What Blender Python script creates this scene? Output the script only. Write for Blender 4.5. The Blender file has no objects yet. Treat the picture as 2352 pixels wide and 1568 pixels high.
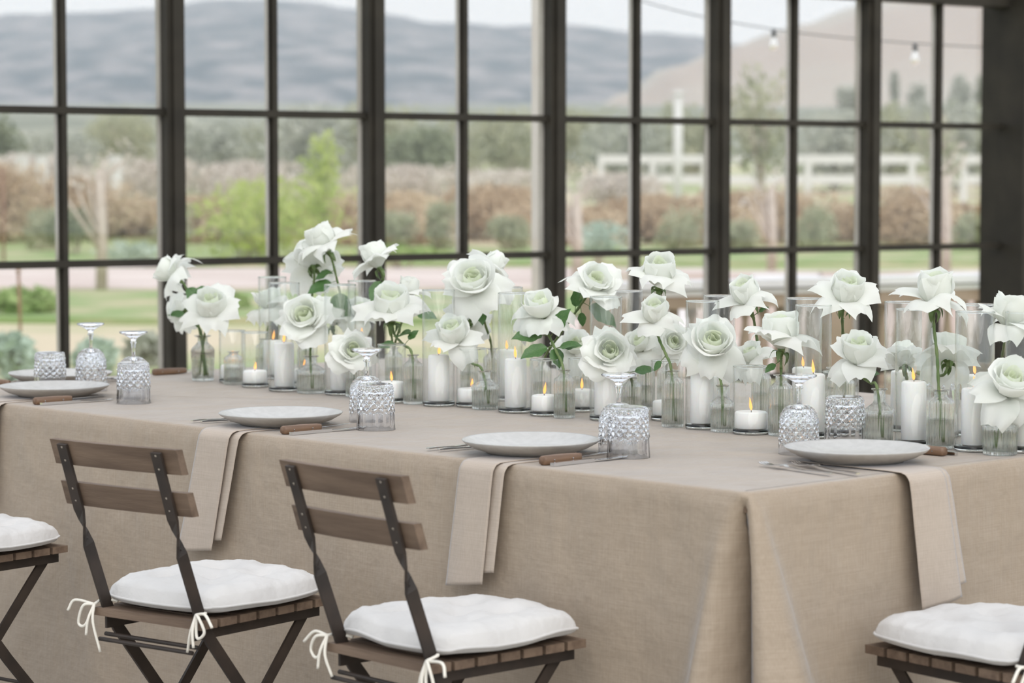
import bpy, math, random
from mathutils import Vector, Matrix, noise

sc = bpy.context.scene
C = sc.collection
R = math.radians

# ------------------------------------------------------------------ camera
cam_d = bpy.data.cameras.new('camera')
cam = bpy.data.objects.new('camera', cam_d)
C.objects.link(cam)
cam.location = (-3.359, -2.949, 1.312)
cam.rotation_euler = (R(90 - 3.664), 0, R(46.725 - 90))
cam_d.sensor_width = 36.0
cam_d.lens = 5700 / 2352 * 36.0
cam_d.clip_end = 9000
cam_d.clip_start = 0.05
cam_d.dof.use_dof = True
cam_d.dof.focus_distance = 5.5
cam_d.dof.aperture_fstop = 4.2
sc.camera = cam

# ------------------------------------------------------------------ sky, sun, exposure
world = bpy.data.worlds.new('overcast_sky')
sc.world = world
world.use_nodes = True
wb = world.node_tree.nodes['Background']
wb.inputs[0].default_value = (0.790, 0.840, 0.900, 1)
wb.inputs[1].default_value = 1.34
sun_d = bpy.data.lights.new('hazy_sun', 'SUN')
sun_d.energy = 1.9
sun_d.angle = R(65)
sun_d.color = (1.0, 0.955, 0.90)
sun = bpy.data.objects.new('hazy_sun', sun_d)
sun.rotation_euler = (R(42), 0, R(-26))
sun.location = (-6, -4, 12)
C.objects.link(sun)
vs = sc.view_settings
vs.view_transform = 'Standard'
vs.look = 'None'
vs.gamma = 1.0
vs.use_curve_mapping = False
vs.exposure = -0.06
cy = sc.cycles
cy.max_bounces = 14
cy.diffuse_bounces = 3
cy.glossy_bounces = 6
cy.transmission_bounces = 14
cy.transparent_max_bounces = 32
cy.volume_bounces = 1
cy.sample_clamp_indirect = 6.0
cy.caustics_refractive = True
cy.caustics_reflective = True
cy.use_denoising = True
cy.use_adaptive_sampling = True
cy.adaptive_threshold = 0.07
cy.adaptive_min_samples = 16

# ------------------------------------------------------------------ materials
def nodes_of(name):
    m = bpy.data.materials.new(name)
    m.use_nodes = True
    nt = m.node_tree
    nt.nodes.clear()
    out = nt.nodes.new('ShaderNodeOutputMaterial')
    return m, nt, out

def mat(name, col, rough=0.6, col2=None, scale=8.0, detail=4.0, bump=0.0, bscale=40.0, metal=0.0, spec=0.5, sheen=0.0,
        trans=0.0, stretch=None, lo=0.35, hi=0.65, sss=0.0, bdist=0.002, coord='Object', sheen_tint=None):
    m, nt, out = nodes_of(name)
    N, L = nt.nodes, nt.links
    p = N.new('ShaderNodeBsdfPrincipled')
    p.inputs['Base Color'].default_value = (*col, 1)
    p.inputs['Roughness'].default_value = rough
    p.inputs['Metallic'].default_value = metal
    p.inputs['Specular IOR Level'].default_value = spec
    if sheen:
        p.inputs['Sheen Weight'].default_value = sheen
        p.inputs['Sheen Roughness'].default_value = 0.45
        if sheen_tint:
            p.inputs['Sheen Tint'].default_value = (*sheen_tint, 1)
    if sss:
        p.inputs['Subsurface Weight'].default_value = sss
        p.inputs['Subsurface Radius'].default_value = (0.02, 0.012, 0.008)
        p.inputs['Subsurface Scale'].default_value = 1.0
    tc = N.new('ShaderNodeTexCoord')
    vec = tc.outputs[coord]
    if stretch:
        mp = N.new('ShaderNodeMapping')
        mp.inputs['Scale'].default_value = stretch
        L.new(vec, mp.inputs[0])
        vec = mp.outputs[0]
    colsock = None
    if col2:
        nz = N.new('ShaderNodeTexNoise')
        nz.inputs['Scale'].default_value = scale
        nz.inputs['Detail'].default_value = detail
        L.new(vec, nz.inputs['Vector'])
        rp = N.new('ShaderNodeValToRGB')
        rp.color_ramp.elements[0].position = lo
        rp.color_ramp.elements[1].position = hi
        rp.color_ramp.elements[0].color = (*col, 1)
        rp.color_ramp.elements[1].color = (*col2, 1)
        L.new(nz.outputs['Fac'], rp.inputs[0])
        colsock = rp.outputs[0]
        L.new(colsock, p.inputs['Base Color'])
    if bump:
        bz = N.new('ShaderNodeTexNoise')
        bz.inputs['Scale'].default_value = bscale
        bz.inputs['Detail'].default_value = 5
        L.new(vec, bz.inputs['Vector'])
        b = N.new('ShaderNodeBump')
        b.inputs['Strength'].default_value = bump
        b.inputs['Distance'].default_value = bdist
        L.new(bz.outputs['Fac'], b.inputs['Height'])
        L.new(b.outputs[0], p.inputs['Normal'])
    surf = p.outputs[0]
    if trans:
        t = N.new('ShaderNodeBsdfTranslucent')
        t.inputs[0].default_value = (*col, 1)
        if colsock:
            L.new(colsock, t.inputs[0])
        mx = N.new('ShaderNodeMixShader')
        mx.inputs[0].default_value = trans
        L.new(p.outputs[0], mx.inputs[1])
        L.new(t.outputs[0], mx.inputs[2])
        surf = mx.outputs[0]
    L.new(surf, out.inputs[0])
    return m

def glass_mat(name, col=(1, 1, 1), ior=1.47, rough=0.0):
    m, nt, out = nodes_of(name)
    g = nt.nodes.new('ShaderNodeBsdfGlass')
    g.inputs['Color'].default_value = (*col, 1)
    g.inputs['IOR'].default_value = ior
    g.inputs['Roughness'].default_value = rough
    nt.links.new(g.outputs[0], out.inputs[0])
    return m

def pane_mat(name, tint=(0.985, 0.988, 0.988), ior=1.5, smudge=0.0):
    # a thin flat sheet of glass: straight-through view plus a fresnel mirror of what stands before it
    m, nt, out = nodes_of(name)
    N, L = nt.nodes, nt.links
    t = N.new('ShaderNodeBsdfTransparent')
    t.inputs[0].default_value = (*tint, 1)
    g = N.new('ShaderNodeBsdfGlossy')
    g.inputs['Roughness'].default_value = smudge
    fr = N.new('ShaderNodeFresnel')
    # the same mirror strength from either face of the sheet
    geo = N.new('ShaderNodeNewGeometry')
    mr = N.new('ShaderNodeMapRange')
    mr.inputs['To Min'].default_value = ior
    mr.inputs['To Max'].default_value = 1.0 / ior
    L.new(geo.outputs['Backfacing'], mr.inputs['Value'])
    L.new(mr.outputs[0], fr.inputs['IOR'])
    mx = N.new('ShaderNodeMixShader')
    L.new(fr.outputs[0], mx.inputs[0])
    L.new(t.outputs[0], mx.inputs[1])
    L.new(g.outputs[0], mx.inputs[2])
    L.new(mx.outputs[0], out.inputs[0])
    return m

def thin_glass_mat(name, col=(1, 1, 1), ior=1.45, part=0.5):
    # thin blown glass: part of the light bends in the wall, the rest passes almost straight
    m, nt, out = nodes_of(name)
    N, L = nt.nodes, nt.links
    t = N.new('ShaderNodeBsdfTransparent')
    t.inputs[0].default_value = (*col, 1)
    g = N.new('ShaderNodeBsdfGlass')
    g.inputs['Color'].default_value = (*col, 1)
    g.inputs['IOR'].default_value = ior
    g.inputs['Roughness'].default_value = 0.0
    mx = N.new('ShaderNodeMixShader')
    mx.inputs[0].default_value = part
    L.new(t.outputs[0], mx.inputs[1])
    L.new(g.outputs[0], mx.inputs[2])
    L.new(mx.outputs[0], out.inputs[0])
    return m

def emit_mat(name, col, strength):
    m, nt, out = nodes_of(name)
    e = nt.nodes.new('ShaderNodeEmission')
    e.inputs[0].default_value = (*col, 1)
    e.inputs[1].default_value = strength
    nt.links.new(e.outputs[0], out.inputs[0])
    return m

def linen_mat(name, a, b, wave=900.0, sheen=0.28, bump=0.55, tint=(0.80, 0.88, 1.0)):
    # woven linen: two crossed fine thread patterns and slubs
    m, nt, out = nodes_of(name)
    N, L = nt.nodes, nt.links
    p = N.new('ShaderNodeBsdfPrincipled')
    p.inputs['Roughness'].default_value = 0.58
    p.inputs['Specular IOR Level'].default_value = 0.5
    p.inputs['Sheen Weight'].default_value = sheen
    p.inputs['Sheen Roughness'].default_value = 0.4
    p.inputs['Sheen Tint'].default_value = (*tint, 1)
    tc = N.new('ShaderNodeTexCoord')
    fac = None
    for st in ((9, 9, 520), (520, 520, 9)):
        mp = N.new('ShaderNodeMapping')
        mp.inputs['Scale'].default_value = st
        L.new(tc.outputs['Object'], mp.inputs[0])
        nz = N.new('ShaderNodeTexNoise')
        nz.inputs['Scale'].default_value = 1.0
        nz.inputs['Detail'].default_value = 3
        L.new(mp.outputs[0], nz.inputs['Vector'])
        if fac is None:
            fac = nz.outputs['Fac']
        else:
            ad = N.new('ShaderNodeMath')
            ad.operation = 'ADD'
            L.new(fac, ad.inputs[0])
            L.new(nz.outputs['Fac'], ad.inputs[1])
            hf = N.new('ShaderNodeMath')
            hf.operation = 'MULTIPLY'
            hf.inputs[1].default_value = 0.5
            L.new(ad.outputs[0], hf.inputs[0])
            fac = hf.outputs[0]
    rp = N.new('ShaderNodeValToRGB')
    rp.color_ramp.elements[0].position = 0.36
    rp.color_ramp.elements[1].position = 0.64
    rp.color_ramp.elements[0].color = (*a, 1)
    rp.color_ramp.elements[1].color = (*b, 1)
    L.new(fac, rp.inputs[0])
    L.new(rp.outputs[0], p.inputs['Base Color'])
    big = N.new('ShaderNodeTexNoise')
    big.inputs['Scale'].default_value = 9
    big.inputs['Detail'].default_value = 4
    L.new(tc.outputs['Object'], big.inputs['Vector'])
    b1 = N.new('ShaderNodeBump')
    b1.inputs['Strength'].default_value = bump
    b1.inputs['Distance'].default_value = 0.02
    L.new(big.outputs['Fac'], b1.inputs['Height'])
    b2 = N.new('ShaderNodeBump')
    b2.inputs['Strength'].default_value = 0.25
    b2.inputs['Distance'].default_value = 0.001
    L.new(fac, b2.inputs['Height'])
    L.new(b1.outputs[0], b2.inputs['Normal'])
    L.new(b2.outputs[0], p.inputs['Normal'])
    L.new(p.outputs[0], out.inputs[0])
    return m

M = {}
M['steel'] = mat('blackened steel', (0.024, 0.021, 0.016), 0.6, (0.036, 0.031, 0.023), 6, bump=0.15, bscale=60, spec=0.25)
M['lit_edge'] = mat('pale lit steel edge', (0.42, 0.39, 0.35), 0.7, (0.50, 0.47, 0.43), 6)  # pale colour stands in for daylight on the steel bars' side faces
M['pane'] = pane_mat('window glass')
M['concrete'] = mat('concrete floor', (0.30, 0.28, 0.26), 0.6, (0.36, 0.34, 0.31), 3, bump=0.2)
M['linen'] = linen_mat('beige linen cloth', (0.318, 0.250, 0.186), (0.376, 0.303, 0.231))
M['napkin'] = linen_mat('pale linen napkin', (0.40, 0.33, 0.27), (0.465, 0.39, 0.325), bump=0.2)
M['wood'] = mat('weathered chair wood', (0.105, 0.068, 0.046), 0.65, (0.185, 0.127, 0.088), 3, 6, bump=0.4, bscale=30, stretch=(14, 1.2, 14))
M['chair_steel'] = mat('dark brown chair steel', (0.020, 0.014, 0.011), 0.6, (0.040, 0.027, 0.020), 14, bump=0.2)
M['rivet'] = mat('rivet metal', (0.45, 0.40, 0.35), 0.35, metal=0.9)
M['cushion'] = mat('off-white cotton cushion', (0.53, 0.515, 0.505), 0.8, (0.585, 0.57, 0.56), 5, bump=0.4, bscale=26, bdist=0.012, sheen=0.2)
M['cord'] = mat('cream cotton cord', (0.78, 0.74, 0.66), 0.85, bump=0.4, bscale=300)
M['ceramic'] = mat('speckled stoneware', (0.44, 0.43, 0.415), 0.24, (0.475, 0.465, 0.45), 60, 3, lo=0.4, hi=0.6)
M['silver'] = mat('polished steel cutlery', (0.72, 0.72, 0.73), 0.14, metal=1.0)
M['handle_wood'] = mat('walnut knife handle', (0.125, 0.070, 0.042), 0.45, (0.225, 0.135, 0.082), 3, 5, stretch=(1.5, 18, 18), coord='Object')
M['wall_glass'] = pane_mat('thin cylinder glass', (0.985, 0.992, 0.988), 1.56)
M['glass'] = glass_mat('clear glass', (0.985, 0.995, 0.99))
M['ribglass'] = thin_glass_mat('ribbed clear glass', (0.99, 0.997, 0.993), 1.45, 0.7)
M['crystal'] = glass_mat('cut crystal', (0.985, 0.99, 1.0), 1.52)
M['water'] = thin_glass_mat('water', (0.985, 0.998, 0.985), 1.33, 0.35)
M['wax'] = mat('white candle wax', (0.88, 0.86, 0.845), 0.7, sss=0.25, spec=0.2)
M['wick'] = mat('charred wick', (0.015, 0.012, 0.010), 0.9)
M['flame'] = emit_mat('candle flame', (1.0, 0.40, 0.10), 2.3)
M['petal'] = mat('white rose petal', (0.905, 0.925, 0.875), 0.55, (0.94, 0.948, 0.92), 14, 3, trans=0.48, spec=0.25, sheen=0.15)
M['petal_in'] = mat('greenish inner rose petal', (0.84, 0.90, 0.70), 0.55, (0.91, 0.93, 0.84), 14, 3, trans=0.48, spec=0.25)
M['stem'] = mat('rose stem', (0.085, 0.150, 0.042), 0.5, (0.15, 0.20, 0.07), 30)
M['leaf'] = mat('rose leaf', (0.050, 0.130, 0.035), 0.38, (0.085, 0.18, 0.05), 26, trans=0.2)
M['stone'] = mat('pale rail stone', (0.76, 0.75, 0.78), 0.8, (0.84, 0.83, 0.85), 2, bump=0.3)
M['baluster'] = mat('tan backlit baluster stone', (0.30, 0.215, 0.155), 0.85, (0.40, 0.30, 0.23), 3, bump=0.3)  # browner than the rail: backlit shade is put into the colour
M['gravel'] = mat('pinkish gravel', (0.56, 0.455, 0.42), 0.9, (0.70, 0.60, 0.565), 0.6, 6)
M['grass'] = mat('grass', (0.26, 0.40, 0.13), 0.8, (0.38, 0.48, 0.20), 4, trans=0.3)
M['lawn'] = mat('patchy lawn', (0.23, 0.33, 0.12), 0.9, (0.50, 0.44, 0.28), 0.9, 6, lo=0.44, hi=0.66)
M['ground'] = mat('garden ground', (0.32, 0.38, 0.17), 0.95, (0.62, 0.52, 0.38), 0.16, 8, lo=0.42, hi=0.56)
M['valley'] = mat('grey-green valley scrub', (0.17, 0.19, 0.14), 0.95, (0.33, 0.32, 0.25), 0.05, 8, lo=0.4, hi=0.62)
M['scrub_hill'] = mat('scrub covered hillside', (0.050, 0.062, 0.078), 0.95, (0.275, 0.255, 0.265), 0.035, 9, lo=0.40, hi=0.64, stretch=(1, 1, 1.6))
M['bare_hill'] = mat('bare brown hillside', (0.42, 0.34, 0.28), 0.95, (0.46, 0.42, 0.355), 0.006, 8, lo=0.4, hi=0.6)
M['white_paint'] = mat('white painted timber', (0.66, 0.65, 0.62), 0.6)
M['pale_post'] = mat('pale plastered post', (0.66, 0.60, 0.55), 0.8, (0.72, 0.67, 0.62), 5)
M['bark'] = mat('pale bark', (0.46, 0.38, 0.31), 0.9, (0.58, 0.50, 0.43), 6)
M['rust'] = mat('rusty stake', (0.22, 0.115, 0.07), 0.85, (0.30, 0.17, 0.11), 8)
M['lime'] = mat('yellow green leaves', (0.40, 0.50, 0.11), 0.55, (0.62, 0.68, 0.24), 1.6, 3, trans=0.45)
M['olive'] = mat('olive green leaves', (0.34, 0.36, 0.22), 0.7, (0.52, 0.51, 0.36), 0.7, 3, trans=0.25)
M['greygreen'] = mat('grey green leaves', (0.38, 0.40, 0.33), 0.8, (0.56, 0.56, 0.49), 0.6, 3, trans=0.2)
M['sage'] = mat('sage leaves', (0.42, 0.52, 0.42), 0.8, (0.56, 0.65, 0.56), 2, 3, trans=0.2)
M['brownbush'] = mat('dry brown shrub', (0.46, 0.325, 0.20), 0.9, (0.68, 0.56, 0.40), 0.5, 4, trans=0.2)
M['palebrush'] = mat('pale dry reeds', (0.60, 0.53, 0.46), 0.9, (0.72, 0.67, 0.60), 0.8, 4, trans=0.2)
M['darkgreen'] = mat('dark green leaves', (0.19, 0.22, 0.13), 0.7, (0.28, 0.31, 0.19), 1.2, 3, trans=0.2)
M['cable'] = mat('black cable', (0.03, 0.03, 0.03), 0.6)
M['bulb'] = glass_mat('bulb glass', (1, 0.98, 0.95), 1.3, 0.1)

# ------------------------------------------------------------------ mesh helpers
def link(o, parent=None):
    C.objects.link(o)
    if parent is not None:
        o.parent = parent
    return o

class MB:
    """collects vertices and faces; build() links them as one mesh object"""
    def __init__(s):
        s.v, s.f = [], []
    def add(s, vs, fs):
        k = len(s.v)
        s.v += [tuple(p) for p in vs]
        s.f += [tuple(i + k for i in f) for f in fs]
        return s
    def box(s, a, b, mx=None):
        x0, y0, z0 = a
        x1, y1, z1 = b
        vs = [Vector(p) for p in ((x0, y0, z0), (x1, y0, z0), (x1, y1, z0), (x0, y1, z0), (x0, y0, z1), (x1, y0, z1), (x1, y1, z1), (x0, y1, z1))]
        if mx:
            vs = [mx @ p for p in vs]
        return s.add(vs, [(0, 3, 2, 1), (4, 5, 6, 7), (0, 1, 5, 4), (1, 2, 6, 5), (2, 3, 7, 6), (3, 0, 4, 7)])
    def tube(s, pts, rad, n=8, cap=True, closed=False):
        pts = [Vector(p) for p in pts]
        m = len(pts)
        rr = rad if isinstance(rad, (list, tuple)) else [rad] * m
        up = None
        rings = []
        for i, p in enumerate(pts):
            a = pts[max(i - 1, 0)]
            b = pts[min(i + 1, m - 1)]
            if closed:
                a, b = pts[(i - 1) % m], pts[(i + 1) % m]
            d = (b - a)
            d = d.normalized() if d.length > 1e-9 else Vector((0, 0, 1))
            if up is None:
                up = d.orthogonal().normalized()
            else:
                up = (up - d * up.dot(d))
                up = up.normalized() if up.length > 1e-6 else d.orthogonal().normalized()
            w = d.cross(up)
            rings.append([p + (up * math.cos(2 * math.pi * k / n) + w * math.sin(2 * math.pi * k / n)) * rr[i] for k in range(n)])
        vs = [q for r_ in rings for q in r_]
        fs = []
        for i in range(m if closed else m - 1):
            j = (i + 1) % m
            for k in range(n):
                fs.append((i * n + k, i * n + (k + 1) % n, j * n + (k + 1) % n, j * n + k))
        if cap and not closed:
            fs.append(tuple(range(n - 1, -1, -1)))
            fs.append(tuple((m - 1) * n + k for k in range(n)))
        return s.add(vs, fs)
    def strap(s, pts, side, width, thick, twist=None):
        """flat bar along pts; side = direction of its width, twist = angle per point about the run"""
        pts = [Vector(p) for p in pts]
        vs, fs = [], []
        for i, p in enumerate(pts):
            d = (pts[min(i + 1, len(pts) - 1)] - pts[max(i - 1, 0)]).normalized()
            sd = Vector(side)
            sd = (sd - d * sd.dot(d)).normalized()
            nn = d.cross(sd)
            if twist:
                q = Matrix.Rotation(twist[i], 3, d)
                sd, nn = q @ sd, q @ nn
            for a, b in ((-1, -1), (1, -1), (1, 1), (-1, 1)):
                vs.append(p + sd * a * width / 2 + nn * b * thick / 2)
        for i in range(len(pts) - 1):
            for k in range(4):
                fs.append((i * 4 + k, i * 4 + (k + 1) % 4, i * 4 + 4 + (k + 1) % 4, i * 4 + 4 + k))
        fs.append((3, 2, 1, 0))
        e = (len(pts) - 1) * 4
        fs.append((e, e + 1, e + 2, e + 3))
        return s.add(vs, fs)
    def lathe(s, prof, n=32, disp=None, close=True):
        """revolve (r, z) profile; disp(angle, r, z, i) -> new r"""
        vs, fs = [], []
        for i, (r, z) in enumerate(prof):
            for k in range(n):
                a = 2 * math.pi * k / n
                q = disp(a, r, z, i) if disp else r
                vs.append((q * math.cos(a), q * math.sin(a), z))
        for i in range(len(prof) - 1):
            for k in range(n):
                fs.append((i * n + k, i * n + (k + 1) % n, (i + 1) * n + (k + 1) % n, (i + 1) * n + k))
        if close:
            fs.append(tuple(range(n - 1, -1, -1)))
            fs.append(tuple((len(prof) - 1) * n + k for k in range(n)))
        return s.add(vs, fs)
    def grid(s, fn, nu, nv):
        vs = [fn(i / nu, j / nv) for j in range(nv + 1) for i in range(nu + 1)]
        fs = [(j * (nu + 1) + i, j * (nu + 1) + i + 1, (j + 1) * (nu + 1) + i + 1, (j + 1) * (nu + 1) + i) for j in range(nv) for i in range(nu)]
        return s.add(vs, fs)
    def mesh(s, name, m, smooth=False):
        me = bpy.data.meshes.new(name)
        me.from_pydata(s.v, [], s.f)
        me.validate()
        me.materials.append(M[m] if isinstance(m, str) else m)
        if smooth:
            me.polygons.foreach_set('use_smooth', [True] * len(me.polygons))
        me.update()
        return me
    def build(s, name, m, parent=None, smooth=False):
        return link(bpy.data.objects.new(name, s.mesh(name, m, smooth)), parent)

def tag(o, label, cat=None, group=None, kind=None):
    if label:
        o['label'] = label
    if cat:
        o['category'] = cat
    if group:
        o['group'] = group
    if kind:
        o['kind'] = kind
    return o

def empty(name, loc=(0, 0, 0), rz=0.0, label=None, cat=None, group=None, kind=None):
    o = bpy.data.objects.new(name, None)
    o.empty_display_size = 0.05
    o.location = loc
    o.rotation_euler = (0, 0, rz)
    link(o)
    tag(o, label, cat, group, kind)
    return o

def copy_tree(o, parent=None):
    c = o.copy()
    link(c, parent)
    for ch in list(o.children):
        copy_tree(ch, c)
    return c

def place(proto, used, loc, rz, label, group=None, scale=None):
    """first call uses the prototype itself, later calls a copy of it and its parts"""
    o = copy_tree(proto) if used[0] else proto
    used[0] = True
    o.location = loc
    o.rotation_euler = (0, 0, rz)
    if scale:
        o.scale = scale
    o['label'] = label
    if group:
        o['group'] = group
    return o

def spline(pts, n):
    """Catmull-Rom through pts"""
    pts = [Vector(p) for p in pts]
    P = [pts[0] * 2 - pts[1]] + pts + [pts[-1] * 2 - pts[-2]]
    out = []
    for i in range(1, len(P) - 2):
        for k in range(n):
            t = k / n
            a, b, c, d = P[i - 1], P[i], P[i + 1], P[i + 2]
            out.append(0.5 * ((2 * b) + (c - a) * t + (2 * a - 5 * b + 4 * c - d) * t * t + (3 * b - a - 3 * c + d) * t ** 3))
    out.append(pts[-1])
    return out

def align(zdir, roll=0.0):
    """rotation taking +Z to zdir"""
    z = Vector(zdir).normalized()
    return z.to_track_quat('Z', 'Y').to_matrix().to_4x4() @ Matrix.Rotation(roll, 4, 'Z')

CAM = Vector((-3.359, -2.949, 1.312))
FWD = Vector((0.6855, 0.7281, 0.0))      # horizontal view direction: the garden is laid out along it
RGT = Vector((0.7281, -0.6855, 0.0))

def garden(d, x, z=0.0):
    """a point of the garden: d metres ahead of the terrace, x metres to the right"""
    p = CAM + FWD * d + RGT * x
    return Vector((p.x, p.y, z))

# ------------------------------------------------------------------ ground and hills
def ground_z(d):
    if d < 45:
        return -0.02
    if d < 150:
        t = (d - 45) / 105
        return -0.02 + 2.2 * t * t
    return 2.18 + (d - 150) * 0.035

def make_ground():
    m = MB()
    ds = [-70, -40, -25, -15, -8, 0, 8, 15, 20, 26, 34, 42, 50, 60, 75, 95, 120, 150, 165]
    nx = 24
    vs, fs = [], []
    for d in ds:
        w = 45 + max(d, 0) * 0.5
        for i in range(nx + 1):
            x = -w + 2 * w * i / nx
            z = ground_z(d) + (0.25 * noise.noise((d * 0.05, x * 0.05, 0)) * min(1, max(0, (d - 20) / 40)))
            vs.append(garden(d, x, z))
    for j in range(len(ds) - 1):
        for i in range(nx):
            fs.append((j * (nx + 1) + i, j * (nx + 1) + i + 1, (j + 1) * (nx + 1) + i + 1, (j + 1) * (nx + 1) + i))
    m.add(vs, fs)
    o = m.build('ground', 'ground', smooth=True)
    tag(o, 'garden ground of green and dry grass beyond the windows', kind='structure')
    m = MB()
    ds = [160, 200, 260, 340, 450, 600, 800, 1100, 1500, 2100]
    vs = []
    for d in ds:
        w = 45 + d * 0.5
        for i in range(nx + 1):
            x = -w + 2 * w * i / nx
            vs.append(garden(d, x, ground_z(d) - 0.1 + 2.0 * noise.noise((d * 0.01, x * 0.01, 2))))
    fs = [(j * (nx + 1) + i, j * (nx + 1) + i + 1, (j + 1) * (nx + 1) + i + 1, (j + 1) * (nx + 1) + i) for j in range(len(ds) - 1) for i in range(nx)]
    m.add(vs, fs)
    tag(m.build('valley_floor', 'valley', smooth=True), 'grey-green scrub plain between the far trees and the hills', kind='structure')
make_ground()

def hill(name, D, thick, pts, label, m, rough=10.0):
    """a ridge D metres away whose crest follows pts = (x metres right, height)"""
    mb = MB()
    nx, ny = 110, 16
    x0, x1 = pts[0][0], pts[-1][0]
    def crest(x):
        for a, b in zip(pts, pts[1:]):
            if x <= b[0]:
                t = (x - a[0]) / (b[0] - a[0])
                t = t * t * (3 - 2 * t)
                return a[1] + (b[1] - a[1]) * t
        return pts[-1][1]
    def fn(u, v):
        x = x0 + (x1 - x0) * u
        h = crest(x)
        s = v / 0.7
        if v <= 0.7:
            z = h * math.sin(s * math.pi / 2) ** 1.15
            d = D - thick * (1 - s)
        else:
            q = (v - 0.7) / 0.3
            z = h * (1 - q * q)
            d = D + thick * q
        n = noise.noise((x * 0.006, d * 0.006, 3.1)) * rough + noise.noise((x * 0.02, d * 0.02, 7.7)) * rough * 0.35
        n2 = noise.noise((x * 0.05, d * 0.05, 1.7)) * rough * 0.14
        return garden(d, x, z + (n * min(1, s) * (0.25 if 0.6 < v < 0.8 else 0.8) + n2) - 2)
    mb.grid(fn, nx, ny)
    o = mb.build(name, m, smooth=True)
    return tag(o, label, 'hill')

# crest heights come from the ridge line seen against the sky
def px_ridge(D, pts):
    return [((px - 1176) / 5700 * D, 1.312 + (419 - py) / 5700 * D) for px, py in pts]

hill('mountain_range', 2000, 900, px_ridge(2000, [(-900, 190), (-400, 130), (0, 70), (160, 50), (400, 28), (560, 14), (660, 18), (840, 32), (1070, 68), (1250, 76), (1450, 96), (1640, 112), (1900, 150), (2300, 200), (3000, 300)]),
     'long blue-grey scrub mountain range behind the garden on the left', 'scrub_hill', 14)
hill('brown_hill', 1300, 500, px_ridge(1300, [(1240, 330), (1420, 220), (1520, 160), (1660, 112), (1800, 66), (1960, 12), (2120, -40), (2300, -85), (2600, -120), (3200, -160)]),
     'bare brown hill rising behind the right-hand windows', 'bare_hill', 8)

# ------------------------------------------------------------------ floor, window walls
WD = Vector((0.9876, -0.1570, 0))         # run of the window wall
WN = Vector((0.1570, 0.9876, 0))          # outward
W0 = Vector((2.512, 5.286, 0))            # foot of the first thick post in view

def wall_mx(s, off=0.0, z=0.0, base=W0):
    m = Matrix.Identity(4)
    m.col[0][:3] = WD
    m.col[1][:3] = WN
    m.col[2][:3] = (0, 0, 1)
    p = base + WD * s + WN * off + Vector((0, 0, z))
    m.col[3][:3] = p
    return m

fl = MB().box((-8.0, -6.9, -0.10), (4.75, 0.06, 0.0), wall_mx(0))
tag(fl.build('floor', 'concrete'), 'grey concrete floor slab of the glazed room', kind='structure')

PITCH = 0.9385
TRANSOM = [0.39, 0.992, 1.594]
TOPZ = 2.195
wall = empty('wall_back', tuple(W0), 0, 'dark steel frame of the tall window wall behind the table', kind='structure')
def part_box(name, m, parent, a, b, mx):
    mb = MB().box(a, b, mx)
    o = mb.build(name, m)
    o.parent = parent
    o.matrix_parent_inverse = Matrix.Translation(parent.location).inverted()
    return o
for i in range(-4, 5):
    s = i * PITCH
    w = 0.040
    mb = MB().box((s - w, -0.045, 0), (s + w, 0.035, TOPZ), wall_mx(0))
    mb.box((s - w * 0.45, -0.062, 0), (s + w * 0.75, -0.045, TOPZ), wall_mx(0))
    o = mb.build('post', 'steel', None)
    o.parent = wall
    o.matrix_parent_inverse = Matrix.Translation(wall.location).inverted()
    part_box('lit_edge_strip', 'lit_edge', wall, (s - w - 0.008, 0.012, 0.1), (s - w, 0.040, TOPZ), wall_mx(0))  # added pale strip, paints the lit left face of the post
S_END = 4.66
part_box('corner_post', 'steel', wall, (S_END, -0.16, 0), (S_END + 0.36, 0.14, 3.2), wall_mx(0))
part_box('header_beam', 'steel', wall, (-4 * PITCH - 0.04, -0.06, TOPZ), (S_END + 0.36, 0.06, TOPZ + 0.32), wall_mx(0))
part_box('bottom_rail', 'steel', wall, (-4 * PITCH - 0.04, -0.05, 0.0), (S_END, 0.05, 0.10), wall_mx(0))

def window(n, sa, sb, label):
    win = empty('window_%d' % n, tuple(W0 + WD * sa), 0, label, kind='structure')
    inv = Matrix.Translation(win.location).inverted()
    def child(mb, name, m, smooth=False):
        o = mb.build(name, m, None, smooth)
        o.parent = win
        o.matrix_parent_inverse = inv
    mid = (sa + sb) / 2
    b = 0.0105
    child(MB().box((mid - b, -0.016, 0.1), (mid + b, 0.016, TOPZ), wall_mx(0)).box((mid - b * 1.9, 0.004, 0.1), (mid + b * 1.2, 0.010, TOPZ), wall_mx(0)), 'glazing_bar', 'steel')
    child(MB().box((mid - b * 1.9 - 0.004, 0.012, 0.1), (mid - b, 0.034, TOPZ), wall_mx(0)), 'lit_edge_strip', 'lit_edge')  # added strip, the bar's lit side face put into colour
    for z in TRANSOM:
        child(MB().box((sa, -0.02, z - 0.0145), (sb, 0.02, z + 0.0145), wall_mx(0)), 'transom', 'steel')
    zs = [0.1] + TRANSOM + [TOPZ]
    for z0, z1 in zip(zs, zs[1:]):
        for a, c in ((sa, mid - b), (mid + b, sb)):
            child(MB().box((a, 0.004, z0 + 0.013), (c, 0.010, z1 - 0.013), wall_mx(0)), 'pane', 'pane')
ORD = ['first', 'second', 'third', 'fourth', 'fifth', 'sixth', 'seventh', 'eighth', 'ninth', 'tenth', 'eleventh', 'twelfth']
n = 0
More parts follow.
